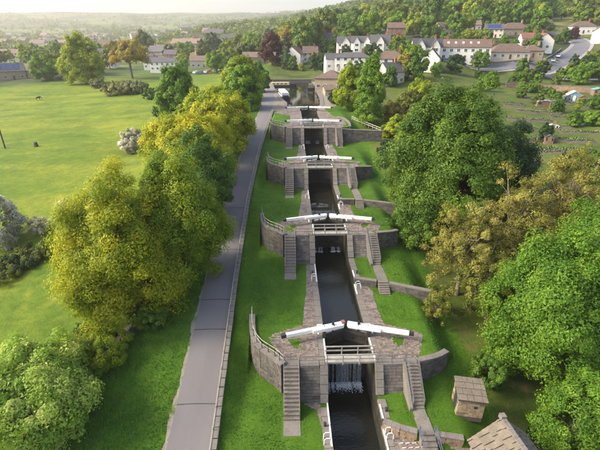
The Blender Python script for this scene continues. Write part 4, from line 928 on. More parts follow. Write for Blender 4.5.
fn = empty('post_fence', (-9.5, 111.2, 13.2), 0, 'short white railed fence across the lawn below the top lock', 'fence'); prev = None
for i in range(6):
    q = Vector((i * 1.15, 0, max(0, ground(-9.5 + i * 1.15, 111.2) - 13.2))); MB().bar(q, q + Vector((0, 0, 1.1)), .11).build('post', M['railwood'], fn)
    if prev:
        for h in (1.0, .55): MB().bar(prev + Vector((0, 0, h)), q + Vector((0, 0, h)), .06, .1).build('rail', M['railwood'], fn)
    prev = q
p = at(6, 151, 103); pl = empty('telegraph_pole', (p.x, p.y, ground(p.x, p.y)), 0, 'wooden telegraph pole at the left edge of the field', 'pole')
MB().tube([(0, 0, -.5), (0, 0, 9)], [.2, .14], 9).build('post', M['bark'], pl); MB().bar((-.9, 0, 8.4), (.9, 0, 8.4), .12).build('cross_arm', M['bark'], pl)

# ------------------------------------------------------------------ animals and people
def skin_body(name, verts, edges, rad, mat, subd=1):
    m = bpy.data.meshes.new(name); m.from_pydata(verts, edges, []); o = bpy.data.objects.new(name, m); COL.objects.link(o)
    sk = o.modifiers.new('Skin', 'SKIN'); sk.use_smooth_shade = True
    sv = m.skin_vertices[0].data
    for i, r in enumerate(rad): sv[i].radius = (r, r) if not hasattr(r, '__len__') else r; sv[i].use_root = i == 0
    s = o.modifiers.new('Subdivision', 'SUBSURF'); s.levels = subd; s.render_levels = subd
    dg = bpy.context.evaluated_depsgraph_get(); me = bpy.data.meshes.new_from_object(o.evaluated_get(dg))
    bpy.data.objects.remove(o); me.materials.clear(); me.materials.append(mat); me.polygons.foreach_set('use_smooth', [True] * len(me.polygons)); return me
M['hide'] = plain('dark_hide', (.02, .016, .013), .6, .3)
V_ = [(0, 0, 1.05), (-.55, 0, 1.08), (.55, 0, 1.1), (.85, 0, 1.35), (1.15, 0, 1.05), (1.4, 0, .72), (1.58, 0, .5), (-.8, 0, 1.0), (-.95, 0, .5)]
E_ = [(0, 1), (0, 2), (2, 3), (3, 4), (4, 5), (5, 6), (1, 7), (7, 8)]; Rr = [.34, .34, .33, .22, .16, .14, .08, .08, .04]
for sx, kx in ((-.62, .12), (.58, 0)):
    for sy in (-.2, .2):
        n = len(V_); root_i = 1 if sx < 0 else 2
        V_ += [(sx, sy, .75), (sx - kx, sy, .42), (sx - kx * .4, sy, .04)]; E_ += [(root_i, n), (n, n + 1), (n + 1, n + 2)]; Rr += [.15, .08, .06]
cm = skin_body('body', V_, E_, Rr, M['hide'])
p = at(39, 102, 172); ho = empty('horse', (p.x, p.y, ground(p.x, p.y)), R(20), 'dark horse grazing in the far left of the field', 'horse'); link('body', cm, ho)
mb = MB().tube([(.62, 0, 1.5), (.9, 0, 1.52), (1.12, 0, 1.22)], [.05, .07, .03], 5); mb.build('mane', M['black'], ho)
p = at(37, 149, 104); stp = empty('tree_stump', (p.x, p.y, ground(p.x, p.y)), 0, 'small dark stump in the open field near the telegraph pole', 'stump')
MB().tube([(0, 0, -.2), (.02, 0, .3), (0, .05, .75), (.05, .05, 1.0)], [.6, .5, .46, .3], 9).build('stump', M['bark'], stp)
def person(label, x, y, rz, top, legs):
    V_ = [(0, 0, .95), (0, 0, 1.2), (0, 0, 1.42), (0, .01, 1.52), (0, .02, 1.66), (0, .015, 1.76)]; E_ = [(i, i + 1) for i in range(5)]; Rr = [(.17, .12), (.15, .11), (.17, .11), .06, .1, .09]
    for s in (-1, 1):
        n = len(V_); V_ += [(s * .1, 0, .86), (s * .11, -.03, .48), (s * .11, .03, .08), (s * .12, -.14, .04)]; E_ += [(0, n), (n, n + 1), (n + 1, n + 2), (n + 2, n + 3)]; Rr += [.1, .07, .05, .04]
        n = len(V_); V_ += [(s * .2, 0, 1.4), (s * .25, .02, 1.12), (s * .24, -.08, .88), (s * .23, -.11, .78)]; E_ += [(2, n), (n, n + 1), (n + 1, n + 2), (n + 2, n + 3)]; Rr += [.065, .05, .038, .03]
    me = skin_body('body', V_, E_, Rr, top)
    me.materials.append(legs); me.materials.append(M['skin'])
    for f in me.polygons:
        z = f.center.z; f.material_index = 2 if z > 1.5 or (z < .9 and abs(f.center.x) > .19) else (1 if z < .95 else 0)
    root = empty('person', (x, y, ground(x, y) + .06), rz, label, 'person'); link('body', me, root)
    MB().tube([(0, .04, 1.62), (0, .04, 1.74), (0, .03, 1.83), (0, .02, 1.86)], [.105, .12, .09, .03], 8).build('hair', M['black'], root, smooth=True)
M['skin'] = plain('skin', (.45, .28, .2), .6, .1); M['navy'] = plain('navy_cloth', (.02, .025, .05), .9, .2); M['jean'] = plain('denim', (.04, .06, .11), .9, .2); M['plum'] = plain('plum_cloth', (.1, .03, .05), .9, .2)
p = atz(288, 108, 13.2); person('person in a dark navy coat standing on the path near the boat', p.x, p.y, 2.6, M['navy'], M['black'])
p = atz(291.5, 108, 13.2); person('person in a plum jacket and jeans beside the one in navy', p.x, p.y, 3.4, M['plum'], M['jean'])

# ------------------------------------------------------------------ houses
def wallmat(n, c): M[n] = plain(n, c, .85, .12, 1.2, bs=.3)
wallmat('render_white', (.74, .72, .68)); wallmat('render_cream', (.6, .53, .42)); wallmat('stone_buff', (.34, .27, .19)); wallmat('brick_red', (.27, .12, .085)); wallmat('stone_grey', (.26, .24, .21)); wallmat('render_pink', (.62, .47, .42))
def roofmat(n, c):
    m, t, b = newmat(n); oc = t.nodes.new('ShaderNodeTexCoord')
    br = N(t, 'TexBrick'); br.inputs['Scale'].default_value = 1; br.inputs['Brick Width'].default_value = .35; br.inputs['Row Height'].default_value = .3; br.inputs['Mortar Size'].default_value = .02
    br.inputs['Color1'].default_value = (*[x * .8 for x in c], 1); br.inputs['Color2'].default_value = (*[x * 1.2 for x in c], 1); br.inputs['Mortar'].default_value = (*[x * .5 for x in c], 1)
    mp = t.nodes.new('ShaderNodeMapping'); mp.inputs['Rotation'].default_value = (.0, 0, 0); t.links.new(oc.outputs['Object'], mp.inputs[0]); t.links.new(mp.outputs[0], br.inputs['Vector'])
    col = mixc(t, .6, br.outputs[0], ramp(t, noise(t, .7, 5), [(.3, tuple(x * .7 for x in c)), (.7, tuple(x * 1.3 for x in c))]))
    t.links.new(col, b.inputs['Base Color']); b.inputs['Roughness'].default_value = .75; M[n] = m
roofmat('tile_brown', (.135, .092, .07)); roofmat('tile_red', (.19, .085, .06)); roofmat('slate_grey', (.085, .083, .09)); roofmat('tile_pink', (.2, .135, .11)); roofmat('slate_dark', (.055, .055, .065))
M['glass'] = plain('window_glass', (.03, .035, .045), .12, .2, bs=0); M['solar'] = plain('solar_glass', (.03, .05, .14), .15, .2, bs=0)
def wframe(w_, h_):
    mb = MB()
    for x in (-w_ / 2, 0, w_ / 2): mb.box((x, 0, 0), (.09, .1, h_))
    for z in (-h_ / 2, h_ / 2): mb.box((0, -.005, z), (w_ + .16, .12, .1))
    return mb.mesh('window', M['white'])
WF = {s: (wframe(*s), MB().box((0, .03, 0), (s[0], .04, s[1])).mesh('pane', M['glass'])) for s in ((1.3, 1.3), (1.9, 1.3), (1.0, 1.1))}
DOORM = MB().box((0, 0, 1.02), (.95, .1, 2.04)).mesh('door', plain('door_paint', (.12, .05, .04), .5, .2)); HANDLE = MB().box((.35, -.08, 1.0), (.06, .08, .16)).mesh('handle', M['metal'])
NH = 0
HPOS = []
def house(label, u, v, D, w_, d_, h_, rh, rot, wm, rm, cols=3, rows=2, hip=False, chim=1, gables=0, side=True, solar=False, sky_l=0, name='house', group=None, door=True, pos=None):
    p = at(u, v, D) if pos is None else Vector((*pos, 0)); z = ground(p.x, p.y); rz = R(rot); HPOS.append((p.x, p.y, max(w_, d_) / 2 + 1.5))
    for cx, cy in ((-w_ / 2, -d_ / 2), (w_ / 2, -d_ / 2), (0, -d_ / 2)):
        z = max(z - .4, min(z + .6, ground(p.x + cx * math.cos(rz) - cy * math.sin(rz), p.y + cx * math.sin(rz) + cy * math.cos(rz))))
    if pos is None: z = .5 * z + .5 * p.z
    root = empty(name, (p.x, p.y, z), rz, label, 'house' if name == 'house' else 'building', group)
    x, y = w_ / 2, d_ / 2; o_ = .35
    if hip:
        MB().box((0, 0, h_ / 2 - 1), (w_, d_, h_ + 2)).build('wall', M[wm], root); r_ = max(.3, x - y)
        P = [(-x - o_, -y - o_, h_ - .1), (x + o_, -y - o_, h_ - .1), (x + o_, y + o_, h_ - .1), (-x - o_, y + o_, h_ - .1), (-r_, 0, h_ + rh), (r_, 0, h_ + rh), (-x - o_, -y - o_, h_ - .3), (x + o_, -y - o_, h_ - .3), (x + o_, y + o_, h_ - .3), (-x - o_, y + o_, h_ - .3)]
        ro = MB().add(P, [(0, 1, 5, 4), (1, 2, 5), (2, 3, 4, 5), (3, 0, 4), (6, 9, 8, 7), (0, 6, 7, 1), (1, 7, 8, 2), (2, 8, 9, 3), (3, 9, 6, 0)]).build('roof', M[rm], root)
    else:
        P = [(-x, -y, -2), (x, -y, -2), (x, y, -2), (-x, y, -2), (-x, -y, h_), (x, -y, h_), (x, y, h_), (-x, y, h_), (-x, 0, h_ + rh), (x, 0, h_ + rh)]
        MB().add(P, [(0, 1, 5, 4), (2, 3, 7, 6), (1, 2, 6, 9, 5), (3, 0, 4, 8, 7), (0, 3, 2, 1), (4, 5, 9, 8), (6, 7, 8, 9)]).build('wall', M[wm], root)
        mb = MB()
        for s in (-1, 1):
            a = Vector((0, 0, h_ + rh + .02)); e = Vector((0, s * (y + o_), h_ - o_ * rh / y + .02)); n_ = Vector((0, s * rh, y)).normalized() * .18
            mb.hexa([(-x - .25, e.y, e.z), (x + .25, e.y, e.z), (x + .25, a.y, a.z), (-x - .25, a.y, a.z)] + [(-x - .25, e.y + n_.y, e.z + n_.z), (x + .25, e.y + n_.y, e.z + n_.z), (x + .25, a.y + n_.y * .2, a.z + n_.z), (-x - .25, a.y + n_.y * .2, a.z + n_.z)])
        ro = mb.build('roof', M[rm], root)
    for i in range(chim):
        cx = (-x * .75 + i * 1.5 * x / max(1, chim - 1)) if chim > 1 else x * .55
        ch = MB().box((cx, 0, h_ + rh + .35), (.9, .7, 1.7)); ch.box((cx, 0, h_ + rh + 1.25), (1.05, .85, .12)); ch.tube([(cx - .2, 0, h_ + rh + 1.3), (cx - .2, 0, h_ + rh + 1.75)], .13, 6); ch.tube([(cx + .2, 0, h_ + rh + 1.3), (cx + .2, 0, h_ + rh + 1.75)], .13, 6)
        ch.build('chimney', M['brick_red' if wm != 'stone_buff' else 'stone_buff'], ro)
    if solar:
        for i in range(4):
            s0 = Vector((-x * .7 + i * x * .36, -y * .85, h_ + rh * .15)); up = Vector((0, y * .7, rh * .7)); n_ = Vector((0, -rh, y)).normalized() * .28
            MB().hexa([s0 + n_ * .7, s0 + n_ * .7 + Vector((x * .33, 0, 0)), s0 + n_ * .7 + Vector((x * .33, 0, 0)) + up, s0 + n_ * .7 + up, s0 + n_, s0 + n_ + Vector((x * .33, 0, 0)), s0 + n_ + Vector((x * .33, 0, 0)) + up, s0 + n_ + up]).build('solar_panel', M['solar'], ro)
    for i in range(sky_l):
        s0 = Vector((-x * .75 + i * 1.5 * x / sky_l, -y * .6, h_ + rh * .4)); up = Vector((0, y * .25, rh * .25)); n_ = Vector((0, -rh, y)).normalized() * .26
        MB().hexa([s0 + n_ * .7, s0 + n_ * .7 + Vector((.9, 0, 0)), s0 + n_ * .7 + Vector((.9, 0, 0)) + up, s0 + n_ * .7 + up, s0 + n_, s0 + n_ + Vector((.9, 0, 0)), s0 + n_ + Vector((.9, 0, 0)) + up, s0 + n_ + up]).build('skylight', M['white'], ro)
    ws = (1.3, 1.3) if w_ / cols > 2.4 else (1.0, 1.1)
    def win(px, py, pz, rr_, s=ws):
        f = link('window', WF[s][0], root, (px, py, pz), rr_); link('pane', WF[s][1], f)
    gx = [-x * .5 + j * x for j in range(gables)] if gables > 1 else ([0.0] * gables)
    for r_ in range(rows):
        zc = 1.5 + r_ * 2.7
        if zc + .7 > h_: break
        for c_ in range(cols):
            px = -x + (c_ + .5) * w_ / cols
            if door and r_ == 0 and c_ == cols // 2:
                dd = link('door', DOORM, root, (px, -y - .03, 0)); link('handle', HANDLE, dd); continue
            if any(abs(px - g_) < w_ * .5 / max(gables, 1) * .55 for g_ in gx): continue
            win(px, -y - .04, zc, 0)
        if side:
            for sx in (-1, 1): win(sx * (x + .04), -y * .35, zc, R(90 * sx)); 
    for gxx in gx:                       # projecting front gables
        gw = min(w_ / max(gables, 1) * .62, 4.6) / 2; gy = -y - 1.2; gh = rh * .92
        P = [(gxx - gw, gy, -2), (gxx + gw, gy, -2), (gxx + gw, -y + .05, -2), (gxx - gw, -y + .05, -2), (gxx - gw, gy, h_), (gxx + gw, gy, h_), (gxx + gw, -y + .05, h_), (gxx - gw, -y + .05, h_), (gxx, gy, h_ + gh), (gxx, -y * .05, h_ + gh)]
        MB().add(P, [(0, 1, 5, 8, 4), (1, 2, 6, 5), (3, 0, 4, 7), (4, 8, 9, 7), (8, 5, 6, 9), (0, 3, 2, 1), (2, 3, 7, 9, 6)]).build('gable_bay', M[wm], root)
        mb = MB()
        for s in (-1, 1):
            mb.hexa([(gxx + s * (gw + .25), gy - .25, h_ - .2), (gxx, gy - .25, h_ + gh + .02), (gxx, -y * .05, h_ + gh + .02), (gxx + s * (gw + .25), -y + .05, h_ - .2), (gxx + s * (gw + .3), gy - .25, h_ - .02), (gxx, gy - .25, h_ + gh + .2), (gxx, -y * .05, h_ + gh + .2), (gxx + s * (gw + .3), -y + .05, h_ - .02)])
        mb.build('gable_roof', M[rm], ro)
        for r_ in range(rows):
            if 1.5 + r_ * 2.7 + .7 < h_ + .6: win(gxx, gy - .04, 1.5 + r_ * 2.7, 0, (1.9, 1.3) if gw > 1.4 else (1.0, 1.1))
    return root
W_, CR, BF, BR, GR, PK = 'render_white', 'render_cream', 'stone_buff', 'brick_red', 'stone_grey', 'render_pink'
TB, TR, SG, TP, SK = 'tile_brown', 'tile_red', 'slate_grey', 'tile_pink', 'slate_dark'
for row in (
    ('long white terrace with brown roof and rooflights on the right hillside', 463, 59, 190, 22, 8.5, 5.6, 3.2, -14, W_, TB, dict(cols=7, chim=2, sky_l=5)),
    ('white house with two front gables left of the long terrace', 425, 59, 186, 13, 8, 5.4, 3.4, -8, W_, SK, dict(cols=4, gables=2)),
    ('white house with steep dark roof below the twin gabled house', 430, 70, 166, 8, 7, 4.6, 3.6, 68, W_, SK, dict(cols=2)),
    ('white house with brown hipped roof above the upright conifer', 389, 70, 170, 13, 9, 5.0, 3.0, -12, W_, TB, dict(cols=4, hip=True)),
    ('grey roofed house partly hidden behind the chestnut tree', 389, 84, 150, 8, 7, 4.4, 3.0, 30, CR, SG, dict(cols=3)),
    ('wide brown bungalow with hipped roof above the road', 506, 57, 196, 18, 10, 3.2, 3.6, -6, CR, TB, dict(cols=5, hip=True, chim=2, rows=1)),
    ('small bungalow with brown hipped roof beside the wide bungalow', 531, 55, 200, 9, 8, 3.2, 2.6, -16, BF, TB, dict(cols=3, hip=True, rows=1)),
    ('white gabled house facing the road bend', 541, 48, 222, 8.5, 9, 4.6, 3.6, 78, W_, TR, dict(cols=3)),
    ('white wing with red roof left of the gabled house at the bend', 527, 46, 228, 9, 7, 4.0, 2.8, -10, W_, TR, dict(cols=3)),
    ('house with solar panels on its pale roof on the hillside', 492, 38, 255, 11, 8, 5.0, 3.0, -20, CR, SG, dict(cols=4, solar=True)),
    ('stone house with broad brown roof below the wood', 512, 36, 266, 17, 9, 4.2, 3.6, -4, BF, TB, dict(cols=5, hip=True)),
    ('brown roofed stone house among trees left of the road top', 541, 29, 288, 11, 8, 4.4, 3.2, 12, BF, TB, dict(cols=3)),
    ('white and brown house right of the copper shrub by the road', 580, 33, 278, 15, 9, 4.6, 3.2, -10, W_, TB, dict(cols=5, hip=True)),
    ('white gabled house at the right picture edge', 600, 39, 250, 9, 9, 5.6, 3.4, 60, W_, TP, dict(cols=3)),
    ('large white gabled villa high on the hillside', 424, 27, 318, 15, 10, 6.4, 4.2, -6, PK, TP, dict(cols=5, gables=2, chim=2)),
    ('long grey stone house high on the left hillside', 398, 24, 345, 17, 8, 4.6, 2.8, 4, GR, SG, dict(cols=5)),
    ('red brick house among the trees on the hillside', 396, 37, 284, 13, 8, 5.6, 3.4, -10, BR, TB, dict(cols=4)),
    ('cream house with brown roof between hillside trees', 442, 36, 268, 10, 8, 5.0, 3.2, 16, CR, TB, dict(cols=3)),
    ('pale bungalow with brown roof above the long terrace', 470, 31, 296, 13, 8, 3.6, 3.0, -6, CR, TP, dict(cols=4, rows=1)),
    ('first white gabled house of the row behind the canal', 345, 51, 240, 10, 8, 5.4, 3.4, -4, W_, SG, dict(cols=3, gables=1)),
    ('twin gabled white house in the middle of the row behind the canal', 361, 52, 236, 12, 8, 5.4, 3.4, -6, W_, SG, dict(cols=4, gables=2)),
    ('white house with steep grey roof at the right end of the row', 379, 54, 230, 11, 8, 5.4, 4.0, -10, W_, SG, dict(cols=4, gables=1)),
    ('low white house with shallow grey roof behind the canal building', 352, 68, 186, 16, 8, 5.0, 2.0, -8, W_, SG, dict(cols=5, hip=True)),
    ('white wing of the low house behind the canal building', 334, 65, 196, 9, 7, 4.6, 2.4, 4, W_, SG, dict(cols=3)),
    ('white gable ended house with brown roof near the dark conifer', 295, 64, 240, 11.5, 10.5, 5.2, 4.2, 70, W_, TB, dict(cols=3)),
    ('cream house with brown roof right of the white gable', 310, 63, 244, 9, 9, 5.0, 3.6, 0, CR, TB, dict(cols=3)),
    ('long low building with pinkish roof below the copper beech', 264, 61, 250, 26, 9, 3.2, 2.8, 8, BF, TP, dict(cols=7, rows=1)),
    ('large dark roofed stone house right of the white gable peak', 324, 49, 268, 16, 10, 5.0, 4.6, 0, GR, SK, dict(cols=4, chim=2)),
    ('white gable peak showing behind trees by the copper beech', 300, 44, 272, 7, 8, 5.0, 3.8, 64, W_, SK, dict(cols=2)),
    ('stone house with blue solar panels at the left picture edge', 10, 79, 242, 17, 12, 4.6, 4.4, 34, BF, SG, dict(cols=4, solar=True)),
    ('stone cottage right of the house with solar panels', 29, 77, 246, 9, 8, 4.2, 3.6, 10, BF, TP, dict(cols=3)),
    ('white house with pinkish roof behind the solar panel house', 29, 62, 330, 13, 9, 5.0, 3.4, 20, W_, TP, dict(cols=4)),
    ('long pinkish roofed terrace at the left picture edge', 8, 57, 370, 30, 9, 5.0, 3.6, 6, CR, TP, dict(cols=8)),
    ('grey terrace behind the dark bushy tree', 56, 66, 310, 18, 9, 4.6, 3.4, -6, GR, SG, dict(cols=5)),
    ('cream house under the tall yellow tree', 68, 62, 340, 14, 8, 4.8, 3.4, 10, CR, TR, dict(cols=4)),
    ('white bungalow between the two large field trees', 108, 66, 300, 13, 8, 3.6, 3.0, -4, W_, SG, dict(cols=4, rows=1)),
    ('slate roofed house left of the golden tree', 103, 57, 360, 13, 9, 5.4, 3.6, 14, GR, SG, dict(cols=4)),
    ('white shop building right of the golden tree', 165, 68, 268, 17, 9, 5.4, 2.6, -4, W_, SG, dict(cols=5)),
    ('dark roofed cottage beside the white shop', 152, 66, 285, 9, 8, 4.6, 3.4, 0, W_, SK, dict(cols=3)),
    ('red brick house behind the white shop', 172, 58, 340, 11, 8, 5.4, 3.4, -8, BR, SG, dict(cols=3)),
    ('pale flat roofed hall behind the golden tree', 158, 58, 360, 22, 10, 4.2, .8, 0, CR, SG, dict(cols=6, hip=True)),
    ('cream terrace by the lane above the towpath trees', 204, 66, 292, 19, 9, 4.6, 3.0, 12, CR, TP, dict(cols=5)),
    ('white cottage at the end of the lane', 219, 64, 300, 9, 8, 4.4, 3.4, -10, W_, TB, dict(cols=3)),
    ('brick terrace left of the copper beech', 240, 58, 330, 16, 8, 4.8, 3.4, 4, BR, TB, dict(cols=4)),
):
    kw = row[11]; house(*row[:11], **kw)
# canal-side buildings
house('long stone warehouse with brown roof beside the canal basin', 331, 88, 170, 11, 16, 4.6, 2.6, -14, BF, TB, cols=4, hip=True, chim=1, name='canal_building')
house('small grey blue boat shed by the canal basin', 309, 83, 188, 6, 4, 2.2, 1.2, -4, GR, SG, cols=2, rows=1, chim=0, name='boat_shed', side=False, pos=(10.2, 197))
house('low brown roofed store on the right bank of the basin', 315, 93, 152, 4, 12, 2.0, 1.0, 0, BF, TB, cols=2, rows=1, chim=0, name='canal_store', side=False, pos=(9.6, 157))
# far houses of the valley town
far_src = []
for i, (wm, rm) in enumerate(((W_, SG), (CR, TP), (BF, TB), (BR, SG))):
    o = house(('white house with grey roof', 'cream house with pinkish roof', 'stone house with brown roof', 'red brick house with grey roof')[i] + ', tiny in the distant valley town', 60, 40, 900, 14, 9, 5, 3.6, 0, wm, rm, cols=4, chim=1, group='distant houses in the valley', side=False); far_src.append(o); HPOS.pop()
spots = []
g = np.random.default_rng(5)
while len(spots) < 64:
    u = g.uniform(-10, 235); D = g.uniform(400, 1250); v = np.interp(D, [400, 700, 900, 1400], [58, 47, 43, 34]); p = at(u, v, D)
    if all((p.x - q[0]) ** 2 + (p.y - q[1]) ** 2 > 500 for q in spots): spots.append((p.x, p.y))
for i, (x, y) in enumerate(spots):
    o = far_src[i] if i < 4 else copy_tree(far_src[i % 4]); o.location = (x, y, ground(x, y)); o.rotation_euler = (0, 0, g.uniform(-.6, .6)); sc = g.uniform(.9, 1.7); o.scale = (sc * g.uniform(.9, 1.8), sc, sc)
    HPOS.append((x, y, 12))
p = at(187, 31, 1500); mi_ = house('pale many windowed mill block far across the valley', 187, 29, 1500, 34, 18, 14, 5, 0, CR, SG, cols=9, rows=4, chim=0, name='mill', side=False)

# ------------------------------------------------------------------ road, walls and allotments on the right
def ribbon(name, pts, wd, mat, dz, n=60, label=None, kind='structure'):
    pts = [Vector(p) for p in pts]; s = np.cumsum([0] + [(b - a).length for a, b in zip(pts[:-1], pts[1:])]); t = np.linspace(0, s[-1], n)
    X = np.interp(t, s, [p.x for p in pts]); Y = np.interp(t, s, [p.y for p in pts])
    for _ in range(6): X[1:-1] = (X[:-2] + X[1:-1] * 2 + X[2:]) / 4; Y[1:-1] = (Y[:-2] + Y[1:-1] * 2 + Y[2:]) / 4
    dx = np.gradient(X); dy = np.gradient(Y); L = np.hypot(dx, dy); nx_, ny_ = dy / L, -dx / L; P = []; m = 4
    for i in range(n):
        for j in range(m + 1):
            q = (j / m - .5) * wd; P.append((X[i] + nx_[i] * q, Y[i] + ny_[i] * q, 0))
    P = np.array(P); Z = H(P[:, 0], P[:, 1]) + np.sin(P[:, 0] * .05 + 1.3 * np.sin(P[:, 1] * .031)) * np.cos(P[:, 1] * .043 + np.sin(P[:, 0] * .027)) * .35
    P[:, 2] = Z + dz
    mb = MB(); mb.add(P, [(i * (m + 1) + j, i * (m + 1) + j + 1, (i + 1) * (m + 1) + j + 1, (i + 1) * (m + 1) + j) for i in range(n - 1) for j in range(m)])
    o = mb.build(name, mat, fix=False); return tag(o, label, kind=kind)
M['asphalt'] = plain('asphalt', (.13, .13, .145), .8, .15, .4)
M['pavement'] = plain('pavement', (.26, .25, .24), .85, .15, 1)
rp = [at(440, 69, 190), at(480, 70.5, 188), at(515, 73.5, 186), at(538, 74.5, 186), at(551, 68, 200), at(564, 61, 216), at(577, 54, 236), at(582, 48.5, 252), at(577, 44, 264), at(566, 41.5, 272), at(552, 40, 280)]
ribbon('pavement', rp, 12.5, M['pavement'], .22, label='pale pavement along the hillside road')
ribbon('road', rp, 8.5, M['asphalt'], .34, label='grey asphalt road curving up the right hillside')
ribbon('road', [at(538, 76, 182), at(560, 80, 172), at(600, 84, 166), at(640, 88, 160)], 6, M['asphalt'], .3, label='side lane leaving the hillside road to the right')
for a, b in zip(rp[:-1], rp[1:]): HPOS.extend([(a.x, a.y, 7), ((a.x + b.x) / 2, (a.y + b.y) / 2, 7)])
def car(label, x, y, rz, body, name='parked_car', group='cars parked along the hillside road', s=1.0):
    root = empty(name, (x, y, gz(x, y)), rz, label, 'car', group); root.scale = (s, s, s)
    pr = [(-2.1, .35), (-2.12, .7), (-1.95, .92), (-1.2, 1.0), (-.75, 1.45), (.75, 1.48), (1.45, 1.0), (2.0, .92), (2.1, .65), (2.08, .35)]
    mb = MB(); n = len(pr); P = []
    for yy, q in ((-.85, 0), (-.8, .04), (.8, .04), (.85, 0)):
        for px, pz in pr: P.append((px * (1 if q == 0 else 1.0), yy * (.86 if pz > 1.1 else 1), pz))
    f = [tuple(range(n))] + [tuple(range(3 * n, 4 * n))[::-1]]
    for r_ in range(3):
        f += [(r_ * n + i, r_ * n + (i + 1) % n, (r_ + 1) * n + (i + 1) % n, (r_ + 1) * n + i) for i in range(n)]
    mb.add(P, f).build('body', body, root)
    for nm, a, b in (('windscreen', (.8, 1.44), (1.38, 1.04)), ('rear_window', (-.8, 1.42), (-1.15, 1.04))):
        s_ = 1 if a[0] > 0 else -1
        MB().quad((a[0] + .05 * s_, -.62, a[1] + .02), (a[0] + .05 * s_, .62, a[1] + .02), (b[0] + .06 * s_, .7, b[1] + .02), (b[0] + .06 * s_, -.7, b[1] + .02)).build(nm, M['glass'], root)
    for sy in (-1, 1):
        MB().add([(-.95, sy * .8, 1.05), (1.2, sy * .8, 1.05), (.7, sy * .745, 1.38), (-.7, sy * .745, 1.38)], [(0, 1, 2, 3)]).build('side_window', M['glass'], root)
        MB().box((2.08, sy * .6, .7), (.08, .34, .16)).build('headlight', M['white'], root)
        for wx in (-1.3, 1.3):
            t_ = MB().tube([(wx, sy * .7, .33), (wx, sy * .88, .33)], .33, 14).build('tyre', M['black'], root); MB().tube([(wx, sy * .86, .33), (wx, sy * .9, .33)], .19, 10).build('rim', M['metal'], t_)
def gz(x, y): return ground(x, y) + math.sin(x * .05 + 1.3 * math.sin(y * .031)) * math.cos(y * .043 + math.sin(x * .027)) * .35 * min(1, max(0, (math.hypot(x, y) - 25) / 60)) + .36
M['silver'] = plain('silver_paint', (.5, .52, .55), .3, .05, 1, .5, 0); M['carwhite'] = plain('white_car_paint', (.75, .75, .75), .3, .04, 1, 0, 0); M['carred'] = plain('red_car_paint', (.35, .03, .03), .3, .05, 1, 0, 0); M['carblue'] = plain('blue_car_paint', (.04, .08, .2), .3, .05, 1, 0, 0)
for (u, v, D, mt, lab) in ((556.5, 63, 207, 'silver', 'silver car parked lower on the hillside road'), (561, 59.5, 220, 'carwhite', 'pale car parked higher on the hillside road')):
    p = at(u, v, D); car(lab, p.x - 1.2, p.y + 1.2, R(56), M[mt], s=1.1)
for i, (u, mt, lab) in enumerate(((196, 'carwhite', 'white car at the left end of the lane car park'), (201, 'carblue', 'blue car in the lane car park'), (206, 'carwhite', 'white car in the middle of the lane car park'), (210, 'carred', 'red car in the lane car park'), (215, 'silver', 'silver car at the right end of the lane car park'))):
    p = at(u, 73, 258); car(lab, p.x, p.y, R(70 + i * 9), M[mt], group='cars in the lane car park', s=1.2)
# street lamp
for u, v, D, lab in ((561, 44, 258, 'tall street lamp at the road bend on the hillside'), (549, 66, 202, 'tall street lamp beside the road junction')):
    p = at(u, v, D); sl = empty('street_lamp', (p.x - 4, p.y, gz(p.x - 4, p.y) - .4), 0, lab, 'street lamp')
    MB().tube([(0, 0, 0), (0, 0, 7.5), (.3, 0, 8.0), (1.2, 0, 8.2)], [.12, .08, .07, .06], 7).build('post', M['metal'], sl); MB().box((1.4, 0, 8.18), (.6, .22, .12)).build('lamp_head', M['white'], sl)
def wall_px(label, pxs, h, mat, name='garden_wall'):
    P = [at(*q) for q in pxs]; P = [(p.x, p.y) for p in P]; zb_ = [gz(*p) - .36 for p in P]
    return poly_wall(name, P, zb_, [z + h for z in zb_], .45, label, mat, cl=3.0)
wall_px('brown stone wall along the top of the allotments', [(505, 88, 150), (530, 88.5, 150), (555, 91, 147), (580, 94, 143), (606, 96, 140)], 2.0, M['brownstone'])
wall_px('garden wall along the pavement below the bungalows', [(470, 65, 193), (495, 67, 191), (520, 69, 190), (535, 70, 191)], 1.2, M['brownstone'])
wall_px('stone wall on the uphill side of the road', [(545, 64, 208), (553, 58, 222), (560, 53, 236)], 1.2, M['masonry'])
def drape(name, cx, cy, w_, d_, rz, h_, mat, label=None, cat=None, group=None):
    n = 5; P = []; co, si = math.cos(rz), math.sin(rz); F_ = []
    for j in range(n):
        for i in range(n):
            x = (i / (n - 1) - .5) * w_; y = (j / (n - 1) - .5) * d_; X = cx + x * co - y * si; Y = cy + x * si + y * co
            P.append((X - cx, Y - cy, gz(X, Y) - .36 + (h_ if 0 < i < n - 1 and 0 < j < n - 1 else -.1) + random.uniform(0, .05)))
    for j in range(n - 1):
        for i in range(n - 1): F_.append((j * n + i, j * n + i + 1, (j + 1) * n + i + 1, (j + 1) * n + i))
    o = MB().add(P, F_).build(name, mat, None, (cx, cy, 0), fix=False); return tag(o, label, cat, group)
M['tarp'] = plain('teal_tarp', (.1, .36, .3), .5, .15, 1); M['blacktarp'] = plain('black_sheet', (.025, .028, .032), .5, .2, 1); M['timber'] = plain('shed_timber', (.2, .14, .09), .85, .25, 2); M['bluetimber'] = plain('blue_shed_paint', (.12, .25, .32), .8, .25, 2); M['poly'] = plain('polythene', (.6, .62, .6), .4, .1, 1)
